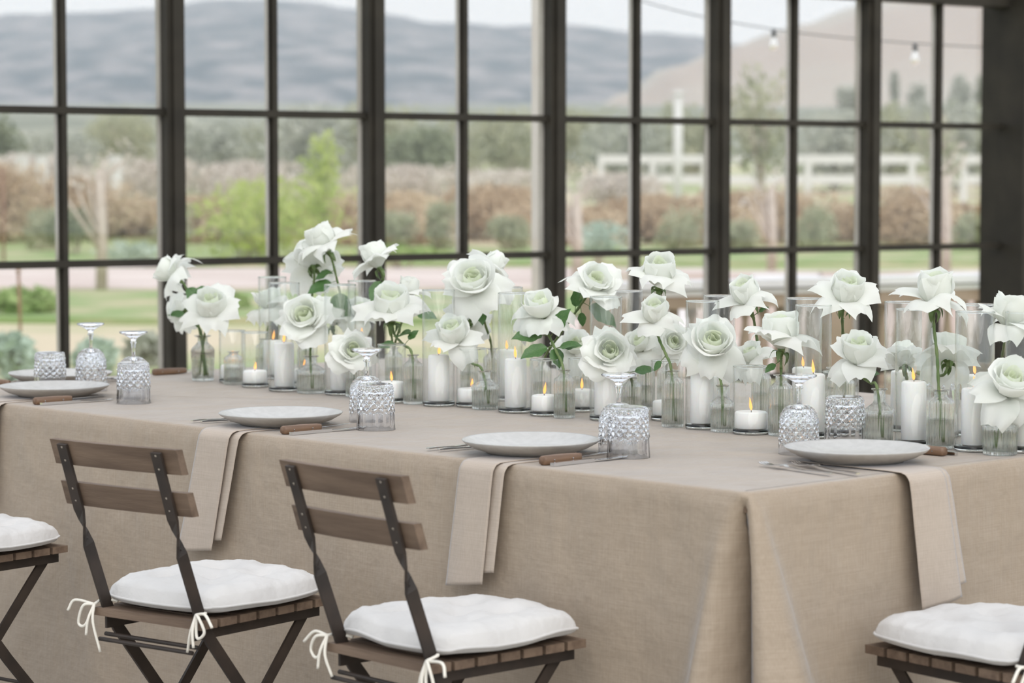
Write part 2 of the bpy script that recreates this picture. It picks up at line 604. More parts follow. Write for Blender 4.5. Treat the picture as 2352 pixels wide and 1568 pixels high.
for i in range(-4, 5):
    sa = i * PITCH + 0.04
    sb = (i + 1) * PITCH - 0.04 if i < 4 else S_END
    n += 1
    if i >= -1:
        lab = ['window bay cut by the left edge of the picture', 'window bay with the bright yellow-green shrub behind it',
               'window bay right of the second thick post', 'window bay right of the pale veranda post', 'window bay with the first hanging bulb outside',
               'last window bay beside the dark corner post'][i + 1]
    else:
        lab = 'window bay of the back wall beyond the left edge of view'
    window(n, sa, sb, lab)


# positions on the table, metres from the near table corner
BOTTLES = {
    'b1': ('clear', 0.795, 2.736, 0.034, 0.128),
    'b2': ('slim', 0.776, 2.567, 0.027, 0.092),
    'b3': ('squat', 0.755, 2.199, 0.038, 0.1),
    'b4': ('slim', 0.771, 2.038, 0.023, 0.095),
    'b5': ('slim', 0.741, 1.77, 0.025, 0.125),
    'b6': ('squat', 0.775, 1.539, 0.033, 0.096),
    'b6b': ('slim', 1.051, 1.81, 0.024, 0.125),
    'b7': ('slim', 0.76, 1.244, 0.0255, 0.115),
    'b8': ('slim', 0.987, 1.555, 0.023, 0.11),
    'b9': ('slim', 0.917, 1.172, 0.023, 0.092),
    'b10': ('slim', 1.056, 1.259, 0.022, 0.12),
    'b11': ('slim', 0.786, 0.917, 0.0255, 0.13),
    'b12': ('squat', 0.788, 0.767, 0.027, 0.105),
    'b13': ('slim', 0.818, 0.621, 0.027, 0.135),
    'b14': ('squat', 0.845, 0.368, 0.031, 0.118),
    'b15': ('slim', 0.859, 0.217, 0.0295, 0.124),
    'b16': ('squat', 0.852, 0.06, 0.036, 0.1),
    'b17': ('clear', 1.183, 0.772, 0.024, 0.125),
    'c1': ('slim', 1.007, 2.729, 0.024, 0.11),
    'c2': ('slim', 1.016, 2.549, 0.024, 0.11),
    'c3': ('slim', 1.032, 2.368, 0.024, 0.115),
    'c4': ('slim', 1.033, 2.186, 0.024, 0.11),
    'c5': ('slim', 1.07, 1.921, 0.024, 0.11),
    'c6': ('slim', 1.111, 1.54, 0.024, 0.11),
    'c7': ('slim', 1.11, 1.24, 0.024, 0.115),
    'c8': ('slim', 1.109, 0.931, 0.024, 0.12),
    'c9': ('slim', 1.144, 0.707, 0.025, 0.12),
    'c10': ('slim', 1.17, 0.545, 0.025, 0.12),
    'c11': ('slim', 1.2, 0.317, 0.026, 0.12),
}
TALL = [
    (0.746, 2.302, 0.042, 0.13),
    (0.782, 2.109, 0.042, 0.125),
    (0.753, 1.686, 0.041, 0.128),
    (0.775, 1.429, 0.043, 0.131),
    (0.793, 1.139, 0.038, 0.125),
    (0.805, 0.844, 0.038, 0.131),
    (0.84, 0.548, 0.04, 0.14),
    (0.867, 0.293, 0.04, 0.137),
    (0.873, 0.141, 0.041, 0.131),
    (0.933, 0.06, 0.04, 0.13),
    (0.977, 2.65, 0.04, 0.11),
    (0.989, 2.267, 0.039, 0.135),
    (0.991, 1.689, 0.04, 0.13),
    (1.058, 1.327, 0.04, 0.1),
    (1.035, 1.0, 0.038, 0.1),
    (1.075, 0.772, 0.042, 0.13),
    (1.105, 0.508, 0.042, 0.135),
    (1.126, 0.326, 0.042, 0.135),
]
LOW = [
    (0.766, 2.457, 0.037, 0.15),
    (0.816, 2.626, 0.037, 0.145),
    (0.726, 1.835, 0.036, 0.148),
    (0.799, 1.615, 0.039, 0.145),
    (0.763, 1.316, 0.035, 0.135),
    (0.909, 1.334, 0.034, 0.13),
    (0.898, 1.04, 0.038, 0.14),
    (0.8, 0.692, 0.041, 0.15),
    (1.044, 0.356, 0.04, 0.14),
    (0.901, 2.41, 0.036, 0.14),
    (0.926, 0.54, 0.04, 0.14),
]
ROSES = [
    ((0.776, 2.831, 1.045), (-0.558, 0.604, 0.569), 0.964, 2, 'b1', [(0.8, (0.157, -0.757, -0.634), 0.055), (0.62, (0.61, -0.75, 0.256), 0.035), (0.5, (-0.076, -0.452, -0.889), 0.045)]),
    ((0.795, 2.692, 0.934), (-0.411, -0.437, 0.8), 1.218, 0, 'b1', []),
    ((0.861, 2.912, 0.94), (-0.03, 0.993, 0.117), 0.855, 2, 'b1', [(0.7, (-0.916, 0.384, 0.116), 0.035)]),
    ((0.963, 2.38, 1.122), (-0.395, 0.204, 0.896), 1.138, 3, 'c3', [(0.55, (-0.885, 0.371, -0.281), 0.052), (0.52, (-0.139, -0.301, -0.943), 0.075), (0.66, (-0.757, 0.553, -0.349), 0.03)]),
    ((0.968, 2.456, 1.077), (0.342, 0.763, 0.549), 1.154, 2, 'c2', [(0.9, (0.722, -0.68, 0.124), 0.025)]),
    ((0.935, 2.129, 1.084), (-0.168, 0.386, 0.907), 0.988, 0, 'c4', [(0.86, (-0.64, -0.235, -0.732), 0.05), (0.75, (-0.202, -0.924, -0.324), 0.025)]),
    ((0.766, 2.218, 0.939), (-0.735, -0.46, 0.499), 1.192, 1, 'b3', [(0.3, (-0.765, -0.633, 0.123), 0.03)]),
    ((0.979, 2.383, 0.916), (0.046, -0.264, 0.964), 0.867, 3, 'c3', []),
    ((1.023, 2.718, 0.943), (-0.114, 0.107, 0.988), 1.008, 2, 'c1', [(0.8, (-0.82, 0.38, 0.429), 0.025)]),
    ((0.792, 1.911, 0.957), (-0.318, -0.338, 0.886), 1.308, 0, 'b5', [(0.66, (-0.276, -0.918, 0.286), 0.045), (0.45, (-0.866, 0.485, -0.12), 0.03), (0.35, (0.466, -0.439, 0.768), 0.025)]),
    ((0.979, 2.066, 1.004), (0.04, -0.11, 0.993), 0.788, 3, 'c4', [(0.75, (0.544, -0.822, -0.169), 0.05)]),
    ((1.033, 2.333, 0.934), (-0.117, -0.391, 0.913), 0.866, 2, 'c3', [(0.6, (0.206, -0.561, 0.802), 0.025)]),
    ((0.737, 1.998, 0.865), (-0.61, -0.648, 0.455), 0.951, 1, 'b4', []),
    ((0.882, 1.691, 1.042), (-0.607, -0.499, 0.619), 1.21, 1, 'b6b', [(0.7, (-0.294, -0.587, -0.754), 0.04), (0.82, (0.206, -0.731, 0.651), 0.03)]),
    ((0.983, 1.754, 1.08), (0.691, -0.088, 0.717), 0.82, 3, 'c5', []),
    ((0.979, 1.823, 0.947), (0.798, 0.542, 0.262), 0.867, 2, 'c5', []),
    ((0.775, 1.65, 0.909), (-0.487, -0.298, 0.821), 1.029, 0, 'b6', []),
    ((0.813, 1.371, 0.985), (-0.443, -0.173, 0.88), 0.999, 2, 'b7', [(0.66, (-0.943, 0.33, 0.051), 0.055), (0.6, (0.095, -0.547, 0.832), 0.05), (0.45, (-0.925, 0.324, -0.199), 0.05), (0.5, (-0.305, -0.658, -0.688), 0.04), (0.42, (0.029, -0.962, 0.272), 0.035), (0.4, (0.429, -0.874, 0.228), 0.035)]),
    ((0.926, 1.327, 1.047), (-0.193, -0.72, 0.666), 1.059, 1, 'b8', [(0.55, (-0.139, -0.301, 0.943), 0.035), (0.7, (0.479, -0.724, -0.497), 0.06), (0.66, (0.005, -0.155, -0.988), 0.025)]),
    ((1.031, 1.485, 0.888), (-0.439, -0.623, 0.647), 0.852, 2, 'c6', []),
    ((0.799, 1.134, 0.903), (-0.613, -0.651, 0.447), 1.019, 1, 'b9', [(0.15, (0.464, -0.862, 0.206), 0.035)]),
    ((0.908, 1.079, 1.067), (-0.253, -0.342, 0.905), 1.086, 0, 'c7', []),
    ((0.811, 0.994, 0.987), (-0.416, -0.296, 0.86), 0.894, 3, 'b11', [(0.35, (-0.549, 0.343, -0.762), 0.02)]),
    ((0.995, 1.211, 0.907), (-0.671, -0.189, 0.717), 0.76, 2, 'b10', []),
    ((1.031, 1.152, 0.919), (-0.478, -0.803, 0.355), 0.757, 1, 'c7', []),
    ((0.819, 0.824, 0.933), (-0.595, -0.56, 0.577), 1.049, 1, 'b12', []),
    ((0.934, 0.816, 1.032), (-0.499, -0.015, 0.867), 0.929, 3, 'c8', [(0.75, (0.224, -0.794, 0.566), 0.018)]),
    ((0.824, 0.626, 0.944), (-0.105, -0.111, 0.988), 1.14, 3, 'b13', [(0.7, (-0.869, 0.19, -0.457), 0.022)]),
    ((1.011, 0.865, 0.892), (-0.518, -0.016, 0.855), 0.73, 2, 'c8', []),
    ((0.928, 0.534, 1.043), (-0.27, -0.433, 0.86), 1.04, 0, 'c9', []),
    ((0.872, 0.446, 0.918), (-0.396, -0.272, 0.877), 1.006, 0, 'b14', [(0.8, (0.896, -0.415, 0.156), 0.02)]),
    ((1.009, 0.428, 0.909), (0.485, 0.515, 0.707), 0.775, 3, 'c10', [(0.2, (-0.697, -0.121, -0.707), 0.035)]),
    ((0.875, 0.249, 1.051), (-0.152, -0.161, 0.975), 1.073, 3, 'b15', []),
    ((0.942, 0.259, 0.93), (0.629, 0.338, 0.7), 0.948, 2, 'c10', []),
    ((0.958, 0.121, 1.007), (0.055, -0.164, 0.985), 1.044, 0, 'c11', []),
    ((0.872, 0.058, 0.877), (-0.357, -0.527, 0.771), 1.074, 1, 'b16', [(0.5, (-0.443, -0.857, -0.265), 0.03)]),
]
WINE = [(0.374, 2.665, 0.182), (0.313, 2.377, 0.175), (0.361, 1.497, 0.171), (0.309, 0.625, 0.164), (0.563, 0.354, 0.164)]
TUMBLERS = [(0.296, 2.744), (0.241, 2.274), (0.253, 1.337), (0.261, 0.55), (0.771, 0.402), (1.724, 0.86)]
PLATES = [(0.193, 2.564), (0.152, 1.556), (0.155, 0.727), (0.526, 0.171), (0.443, 2.922)]

# ------------------------------------------------------------------ table and cloth
TW, TL, TH = 1.85, 3.07, 0.75
tb = empty('dining_table', (TW / 2, TL / 2, 0), 0, 'long rectangular dining table under the beige linen cloth', 'table')
MB().box((-TW / 2 + 0.012, -TL / 2 + 0.012, 0.715), (TW / 2 - 0.012, TL / 2 - 0.012, 0.747)).build('tabletop', 'wood', tb)
for sx in (-1, 1):
    for sy in (-1, 1):
        MB().box((sx * (TW / 2 - 0.12) - 0.03, sy * (TL / 2 - 0.12) - 0.03, 0), (sx * (TW / 2 - 0.12) + 0.03, sy * (TL / 2 - 0.12) + 0.03, 0.715)).build('leg', 'wood', tb)

def make_cloth():
    # perimeter stations: (x, y, outward normal, signed distance to the nearest corner)
    st = []
    rc = 0.02
    cs = [(0, 0), (TW, 0), (TW, TL), (0, TL)]
    for k in range(4):
        a, b = Vector(cs[k]), Vector(cs[(k + 1) % 4])
        d = (b - a).normalized()
        nrm = Vector((d.y, -d.x))
        L = (b - a).length
        n_ = int((L - 2 * rc) / 0.0125)
        for i in range(n_ + 1):
            u = rc + (L - 2 * rc) * i / n_
            st.append((a + d * u, nrm, u, L))
        nn = Vector((nrm.x, nrm.y))
        d2 = (Vector(cs[(k + 2) % 4]) - b).normalized()
        n2 = Vector((d2.y, -d2.x))
        for j in range(1, 5):
            t = j / 5
            q = (nn * math.cos(t * math.pi / 2) + n2 * math.sin(t * math.pi / 2))
            ctr = b - d * rc + d2 * rc
            st.append((ctr + q * rc, q, L if t < 0.5 else 0.0, L))
    zs = [(-0.022, 0.002), (-0.010, 0.0016), (-0.003, 0.0003), (0.0, -0.003), (0.0015, -0.008)] + [(None, -0.02 - 0.73 * i / 40) for i in range(41)]
    vs, fs = [], []
    m = len(st)
    for off, z in zs:
        for p, nrm, u, L in st:
            dc = min(u, L - u)                     # distance to a corner
            right_of = u < L / 2                   # corner lies before / after along the run
            t = -z / 0.75
            if off is None:
                fall = 0.006 + 0.030 * t
                big = noise.noise((p.x * 1.7, p.y * 1.7, 0.3)) * 0.020 * t
                rip = noise.noise((p.x * 7.0 + 5, p.y * 7.0, z * 0.6)) * 0.016 * t ** 0.6
                fine = noise.noise((p.x * 30.0 + 5, p.y * 30.0, z * 1.2)) * 0.0028 * math.exp(-((t - 0.08) / 0.12) ** 2)
                o_ = fall + big + rip + fine
                # the spare cloth at every corner gathers in two hanging cones with a dark groove between
                w1 = 0.030 + 0.17 * t
                if right_of:
                    c1 = math.exp(-((dc - 0.01 - 0.06 * t) / (0.02 + 0.12 * t)) ** 2) * 0.17 * t
                    g1 = math.exp(-((dc - 0.20 * t - 0.01) / (0.012 + 0.02 * t)) ** 2) * 0.022 * t
                    o_ += c1 + g1
                else:
                    c1 = math.exp(-((dc - 0.035 - 0.06 * t) / (0.02 + 0.05 * t)) ** 2) * 0.115 * t
                    g1 = math.exp(-((dc - 0.006) / (0.018 + 0.034 * t)) ** 2) * 0.125 * min(1, 5 * t)
                    o_ += c1 - g1
            else:
                o_ = off
            vs.append((p.x + nrm.x * o_, p.y + nrm.y * o_, TH + z + 0.002))
    for j in range(len(zs) - 1):
        for i in range(m):
            fs.append((j * m + i, j * m + (i + 1) % m, (j + 1) * m + (i + 1) % m, (j + 1) * m + i))
    fs = [tuple(reversed(f)) for f in fs]
    fs.append(tuple(range(m)))
    mb = MB().add(vs, fs)
    o = mb.build('tablecloth', 'linen', None, True)
    o.data.polygons[len(o.data.polygons) - 1].use_smooth = False
    tag(o, 'beige linen tablecloth hanging to the floor around the table', 'tablecloth')
make_cloth()
TT = TH + 0.004        # top of the cloth

# ------------------------------------------------------------------ folding chairs and seat cushions
def make_chair():
    root = empty('folding_chair', (0, 0, 0), 0, 'chair', 'chair', 'folding bistro chairs')
    # back slats
    def slat(z0, z1, x0, x1, hw):
        def P(y, z, o):
            k = (z - 0.45) / 0.35
            bow = 0.010 * (1 - (y / hw) ** 2)
            return Vector((-0.17 - 0.115 * k - bow + o, y, z))
        mb = MB()
        n_ = 8
        vs = []
        for i in range(n_ + 1):
            y = -hw + 2 * hw * i / n_
            vs += [P(y, z0, 0.004), P(y, z1, 0.004), P(y, z1, 0.022), P(y, z0, 0.022)]
        fs = []
        for i in range(n_):
            for k in range(4):
                fs.append((i * 4 + k, i * 4 + (k + 1) % 4, i * 4 + 4 + (k + 1) % 4, i * 4 + 4 + k))
        fs += [(3, 2, 1, 0), tuple(n_ * 4 + k for k in range(4))]
        return mb.add(vs, fs)
    sl = [slat(0.752, 0.802, 0, 0, 0.176).build('back_slat', 'wood', root), slat(0.668, 0.716, 0, 0, 0.176).build('back_slat', 'wood', root)]
    for s in (-1, 1):
        yu = s * 0.131
        pts = [(-0.29, yu, 0.795), (-0.262, yu, 0.71), (-0.246, yu, 0.660), (-0.238, yu, 0.635), (-0.230, yu, 0.612), (-0.222, yu, 0.588), (-0.20, yu, 0.53),
               (-0.17, yu, 0.45), (-0.145, yu, 0.41), (0.02, yu, 0.205), (0.20, yu, 0.0)]
        tw = [0, 0, 0, R(25), R(55), R(90), R(90), R(90), R(90), R(90), R(90)]
        up = MB().strap(pts, (0, 1, 0), 0.026, 0.006, tw).build('back_leg', 'chair_steel', root)
        for i, z in enumerate((0.79, 0.763, 0.705, 0.68)):
            k = (z - 0.45) / 0.35
            mb = MB().lathe([(0.0045, 0), (0.0045, 0.002), (0.002, 0.004)], 8)
            mb.v = [(-0.176 - 0.115 * k - q[2], yu + q[0], z + q[1]) for q in mb.v]
            mb.build('rivet', 'rivet', up)
        yl = s * 0.108
        MB().strap([(0.165, yl, 0.43), (0.12, yl, 0.38), (-0.04, yl, 0.20), (-0.235, yl, 0.0)], (0, 1, 0), 0.024, 0.006, [R(90)] * 4).build('front_leg', 'chair_steel', root)
        MB().box((-0.185, s * 0.122 - 0.003, 0.413), (0.185, s * 0.122 + 0.003, 0.438)).build('seat_rail', 'chair_steel', root)
    for i in range(7):
        x = -0.168 + i * 0.056
        hw = 0.150
        MB().box((x - 0.0235, -hw, 0.438), (x + 0.0235, hw, 0.454)).build('seat_slat', 'wood', root)
    for p, q in (((-0.178, 0.40), 0.131), ((-0.195, 0.392), 0.131), ((0.075, 0.14), 0.131), ((-0.155, 0.09), 0.108)):
        MB().tube([(p[0], -q, p[1]), (p[0], q, p[1])], 0.0045, 8).build('cross_rod', 'chair_steel', root)
    return root

def tie_points(s, var):
    # knotted tie: loop round the upright, one bow loop and two loose ends
    y = s * 0.131
    k = Vector((-0.205, y + s * 0.012, 0.015 - 0.008 * var))
    parts = []
    parts.append(spline([(-0.165, y - s * 0.015, 0.010), (-0.178, y + s * 0.012, 0.014), k], 6))
    parts.append(spline([k, k + Vector((-0.012, s * 0.020, -0.004)), k + Vector((-0.012, s * 0.034, -0.030 - 0.01 * var)), k + Vector((-0.012, s * 0.014, -0.042)), k], 6))
    parts.append(spline([k, k + Vector((-0.006, s * (0.03 + 0.02 * var), 0.004)), k + Vector((-0.012, s * (0.055 + 0.01 * var), -0.018))], 6))
    parts.append(spline([k, k + Vector((-0.010, -s * 0.006, -0.035)), k + Vector((-0.004, -s * 0.020, -0.075 - 0.02 * var))], 6))
    parts.append(spline([k, k + Vector((-0.014, s * 0.004, -0.03)), k + Vector((-0.016, s * 0.008, -0.062))], 6))
    return parts

def make_cushion(seed):
    root = empty('seat_cushion', (0, 0, 0), 0, 'cushion', 'cushion', 'tied seat cushions')
    n_ = 40
    def surf(top):
        def fn(u, v):
            a, b = u * 2 - 1, v * 2 - 1
            # square to rounded square, corners pulled out
            k = 1 - 0.15 * (a * a * b * b) + 0.03 * math.cos(3 * a + seed) * abs(b) - 0.035 * (1 - abs(a)) * abs(b) ** 6 - 0.035 * (1 - abs(b)) * abs(a) ** 6
            x, y = a * 0.196 * k, b * 0.178 * k
            e = max(0.0, (1 - a ** 4) * (1 - b ** 4)) ** 0.36
            puff = 0.042 * e
            dimple = 0.0
            for cx, cy_ in ((-0.36, -0.36), (-0.36, 0.36), (0.36, -0.36), (0.36, 0.36), (0, 0)):
                dimple += 0.024 * math.exp(-(((a - cx) ** 2 + (b - cy_) ** 2) / 0.035))
            crease = (0.008 * noise.noise((a * 3.2 + seed * 7, b * 3.2, 0)) + 0.004 * noise.noise((a * 8 + seed, b * 8, 4))) * e
            lift = 0.012 * max(0, noise.noise((a * 1.1 + seed * 3, b * 1.1, 2.0))) * (a * a + b * b)
            if top:
                return Vector((x, y, 0.022 + puff - dimple * e + crease + lift))
            return Vector((x, y, 0.020 - 0.016 * e + lift))
        return fn
    mb = MB().grid(surf(True), n_, n_)
    lo = MB().grid(surf(False), n_, n_)
    lo.f = [tuple(reversed(f)) for f in lo.f]
    mb.add(lo.v, lo.f)
    o = mb.build('pad', 'cushion', root, True)
    # piping round the seam
    rim = []
    s_ = surf(False)
    for k in range(4):
        for i in range(n_):
            t = i / n_
            u, v = ((t, 0), (1, t), (1 - t, 1), (0, 1 - t))[k]
            rim.append(s_(u, v) + Vector((0, 0, 0.001)))
    MB().tube(rim, 0.0028, 6, closed=True).build('piping', 'cushion', root, True)
    for s in (-1, 1):
        mb = MB()
        for pts in tie_points(s, (seed + (s > 0)) % 2):
            mb.tube(pts, 0.0030, 6)
        mb.build('tie', 'cord', root, True)
    return root

chair0, used_c = make_chair(), [False]
CHAIRS = [
    (-0.345, 1.145, 9.5, 'brown slatted folding chair, left one of the two seen whole', 'white tied seat cushion on the left one of the two whole chairs'),
    (-0.272, 0.480, -1.0, 'brown slatted folding chair nearest the table corner, right one of the two seen whole', 'white tied seat cushion on the whole chair nearest the table corner'),
    (-0.335, 2.143, 9.0, 'folding chair cut off by the left edge, only its seat in view', 'white seat cushion cut off by the left edge of the picture'),
    (0.385, -0.275, 84.0, 'folding chair at the table head, cut off at the bottom right corner', 'white tied seat cushion at the bottom right corner'),
    (2.14, 1.33, 183.0, 'folding chair on the far side, its slat seen between the vases at right', 'white seat cushion on the far side chair at right, behind the flowers'),
]
cush = [make_cushion(0), make_cushion(1)]
used_k = [[False], [False]]
for i, (x, y, a, lab, lab2) in enumerate(CHAIRS):
    place(chair0, used_c, (x, y, 0), R(a), lab)
    place(cush[i % 2], used_k[i % 2], (x + 0.008 * math.cos(R(a)), y + 0.008 * math.sin(R(a)), 0.4545), R(a), lab2)

# ------------------------------------------------------------------ plates, napkins, cutlery
def make_plate():
    prof = [(0.088, 0.0), (0.092, 0.0), (0.095, 0.003), (0.118, 0.010), (0.138, 0.021), (0.1425, 0.0255), (0.1435, 0.0275), (0.142, 0.0285), (0.138, 0.0262),
            (0.118, 0.0165), (0.100, 0.0095), (0.085, 0.0075), (0.04, 0.007), (0.001, 0.007)]
    def disp(a, r, z, i):
        return r * (1 + 0.010 * math.sin(2 * a + 0.6) + 0.006 * math.sin(5 * a))
    return MB().lathe(prof, 72, disp).build('dinner_plate', 'ceramic', None, True)

PL_LAB = ['white stoneware plate in front, at the left edge of the picture', 'white stoneware plate above the left whole chair', 'white stoneware plate above the chair nearest the corner',
          'white stoneware plate at the right head of the table', 'white stoneware plate at the far left head, behind the tumblers']
plate0, used_p = make_plate(), [False]
INW = [0, 0, 0, 90, -90]           # heading of each place, degrees
for (x, y), a, lab in zip(PLATES, INW, PL_LAB):
    tag(place(plate0, used_p, (x, y, TT + 0.004), R(a * 1.3), lab, 'dinner plates'), lab, 'plate')

def make_napkin(seed, w, edge, drop, name_label, loc, rz, skew):
    """edge = distance from the plate centre to the table edge; local +X points into the table"""
    root = empty('napkin', (loc[0], loc[1], TT), rz, name_label, 'napkin', 'linen napkins under the plates')
    def layer(ww, y0, dz, drop_, outx, nm):
        path = [(0.105, 0.0), (0.05, 0.0), (-edge + 0.03, 0.0), (-edge + 0.008, -0.0005), (-edge - 0.006, -0.005), (-edge - 0.0135, -0.016)]
        k = 12
        for i in range(1, k + 1):
            path.append((-edge - 0.0145 - 0.024 * i / k, -0.016 - (drop_ - 0.016) * i / k))
        def fn(u, v):
            t = v * (len(path) - 1)
            i = min(int(t), len(path) - 2)
            q = t - i
            px = path[i][0] + (path[i + 1][0] - path[i][0]) * q
            pz = path[i][1] + (path[i + 1][1] - path[i][1]) * q
            hang = max(0, -pz) / drop_
            yy = y0 + (u - 0.5) * ww * (1 + 0.08 * hang) + skew * hang
            wav = (0.006 * math.sin(u * 4.2 + seed) + 0.003 * noise.noise((u * 3 + seed, v * 4, 0))) * hang
            tilt = -0.014 * (u - 0.5) * hang
            n_o = outx + dz
            if v < 0.16:
                return Vector((px, yy, pz + dz))
            return Vector((px - outx + wav * 0.6 - abs(wav) * 0.2, yy, pz + dz * (1 - hang) + tilt))
        mb = MB().grid(fn, 14, 44)
        # give the linen its thickness
        top = [Vector(p) for p in mb.v]
        o = mb.build(nm, 'napkin', root, True)
        md = o.modifiers.new('thickness', 'SOLIDIFY')
        md.thickness = 0.0012
        md.offset = 0
        return o
    layer(w, -0.010, 0.0012, drop - 0.025, 0.008, 'under_fold')
    layer(w * 0.90, 0.008, 0.0030, drop, 0.017, 'top_fold')
    return root
make_napkin(0.3, 0.125, PLATES[0][0], 0.285, 'beige linen napkin hanging at the left edge of the picture', PLATES[0], 0, 0.02)
make_napkin(1.2, 0.125, PLATES[1][0], 0.275, 'beige linen napkin hanging between the two whole chairs', PLATES[1], 0, 0.045)
make_napkin(2.1, 0.110, PLATES[2][0], 0.245, 'beige linen napkin hanging above the cushion nearest the corner', (PLATES[2][0], PLATES[2][1] - 0.045), 0, 0.012)
make_napkin(3.4, 0.125, PLATES[3][1], 0.255, 'beige linen napkin hanging from the right head of the table', (PLATES[3][0] - 0.028, PLATES[3][1]), R(90), -0.02)
make_napkin(0.9, 0.125, TL - PLATES[4][1], 0.26, 'beige linen napkin under the far left head plate', PLATES[4], R(-90), 0.0)

def make_wood_knife():
    root = empty('wood_handled_knife', (0, 0, 0), 0, 'knife', 'knife', 'wood handled steak knives')
    mb = MB()
    sec = [(0.0, 0.0085, 0.0075), (0.004, 0.0105, 0.0095), (0.06, 0.0105, 0.0095), (0.105, 0.0085, 0.008), (0.112, 0.006, 0.007)]
    vs, fs = [], []
    for x, w, h in sec:
        for k in range(10):
            a = 2 * math.pi * k / 10
            ca, sa = math.cos(a), math.sin(a)
            vs.append((x, w * (abs(ca) ** 0.6) * (1 if ca > 0 else -1), h * (abs(sa) ** 0.6) * (1 if sa > 0 else -1) + 0.0096))
    for i in range(len(sec) - 1):
        for k in range(10):
            fs.append((i * 10 + k, i * 10 + (k + 1) % 10, i * 10 + 10 + (k + 1) % 10, i * 10 + 10 + k))
    fs += [tuple(range(9, -1, -1)), tuple(40 + k for k in range(10))]
    mb.add(vs, fs).build('handle', 'handle_wood', root, True)
    MB().add([(0.108, -0.006, 0.009), (0.215, 0.005, 0.0095), (0.225, 0.009, 0.0095), (0.20, 0.010, 0.0095), (0.108, 0.008, 0.009), (0.108, -0.006, 0.0105), (0.215, 0.005, 0.010), (0.225, 0.009, 0.0098), (0.20, 0.010, 0.0105), (0.108, 0.008, 0.0105)],
             [(4, 3, 2, 1, 0), (5, 6, 7, 8, 9), (0, 1, 6, 5), (1, 2, 7, 6), (2, 3, 8, 7), (3, 4, 9, 8), (4, 0, 5, 9)]).build('blade', 'silver', root)
    for x in (0.025, 0.08):
        MB().tube([(x, -0.0112, 0.0096), (x, 0.0112, 0.0096)], 0.0018, 8).build('rivet', 'silver', root)
    return root

def make_table_knife():
    root = empty('table_knife', (0, 0, 0), 0, 'knife', 'knife', 'polished table knives')
    MB().strap([(0, 0, 0.004), (0.03, 0, 0.0045), (0.10, 0, 0.004), (0.115, 0, 0.004)], (0, 1, 0), 0.011, 0.007).build('handle', 'silver', root)
    MB().add([(0.114, -0.004, 0.003), (0.14, -0.010, 0.003), (0.205, -0.008, 0.003), (0.222, 0.004, 0.003), (0.114, 0.006, 0.003), (0.114, -0.004, 0.0045), (0.14, -0.010, 0.0042), (0.205, -0.008, 0.0042), (0.222, 0.004, 0.0042), (0.114, 0.006, 0.0045)],
             [(4, 3, 2, 1, 0), (5, 6, 7, 8, 9), (0, 1, 6, 5), (1, 2, 7, 6), (2, 3, 8, 7), (3, 4, 9, 8), (4, 0, 5, 9)]).build('blade', 'silver', root)
    return root

def make_fork():
    root = empty('fork', (0, 0, 0), 0, 'fork', 'fork', 'polished dinner forks')
    MB().strap([(0, 0, 0.006), (0.02, 0, 0.0065), (0.08, 0, 0.004), (0.125, 0, 0.0062), (0.14, 0, 0.0085)], (0, 1, 0), 0.0095, 0.003).build('handle', 'silver', root)
    MB().strap([(0.135, 0, 0.0080), (0.142, 0, 0.0088), (0.152, 0, 0.0080), (0.160, 0, 0.0066)], (0, 1, 0), 0.022, 0.0022).build('fork_head', 'silver', root)
    for k in range(4):
        y = -0.0094 + k * 0.00627
        MB().strap([(0.158, y, 0.0070), (0.178, y, 0.0052), (0.192, y * 0.95, 0.0066), (0.202, y * 0.92, 0.0092)], (0, 1, 0), 0.0030, 0.0020).build('tine', 'silver', root)
    return root

PLACE_NAME = ['at the left edge of the picture', 'by the plate above the left whole chair', 'by the plate above the chair nearest the corner', 'at the right head of the table', 'at the far left head']
kn, uk = make_wood_knife(), [False]
tk, ut = make_table_knife(), [False]
fk, uf = make_fork(), [False]
place(kn, uk, (0.80, 2.985, TT), R(-3), 'wooden-handled knife lying alone at the far left end beside the first bottle')
EDGE = [PLATES[0][0], PLATES[1][0], PLATES[2][0], PLATES[3][1], TL - PLATES[4][1]]
for i, ((x, y), a) in enumerate(zip(PLATES, INW)):
    ca, sa = math.cos(R(a)), math.sin(R(a))
    e = EDGE[i]
    def pos(fx, fy, dz=0.0):
        return (x + ca * fx - sa * fy, y + sa * fx + ca * fy, TT + dz)
    if i == 3:
        place(kn, uk, pos(-0.055, -0.215), R(a - 2), 'wooden-handled knife right of the plate ' + PLACE_NAME[i])
        place(tk, ut, pos(-0.065, -0.240), R(a - 1), 'polished table knife ' + PLACE_NAME[i])
        place(fk, uf, pos(-0.155, 0.190), R(a - 14), 'polished fork at the right head, the one nearer the plate')
        place(fk, uf, pos(-0.118, 0.226), R(a - 9), 'polished fork at the right head, the outer one by the corner')
    else:
        place(kn, uk, pos(-e + 0.028, -0.165), R(a + 3), 'wooden-handled knife ' + PLACE_NAME[i])
        place(tk, ut, pos(-e + 0.030, -0.192), R(a + 1), 'polished table knife ' + PLACE_NAME[i])
        if i != 0:
            place(fk, uf, pos(-e + 0.042, 0.158), R(a + 1), 'polished fork nearer the plate ' + ('' if i == 4 else '') + PLACE_NAME[i].replace('by the plate ', ''))
            place(fk, uf, pos(-e + 0.036, 0.186), R(a + 2), 'polished outer fork ' + PLACE_NAME[i])

# ------------------------------------------------------------------ glasses turned upside down
def tri(t):
    t = t % 1.0
    return 1 - abs(2 * t - 1)

def cut(a, z, n, k):
    """height of a diamond cut at angle a and height z, 0..1"""
    u = n * a / (2 * math.pi)
    return min(tri(u + z * k), tri(u - z * k))

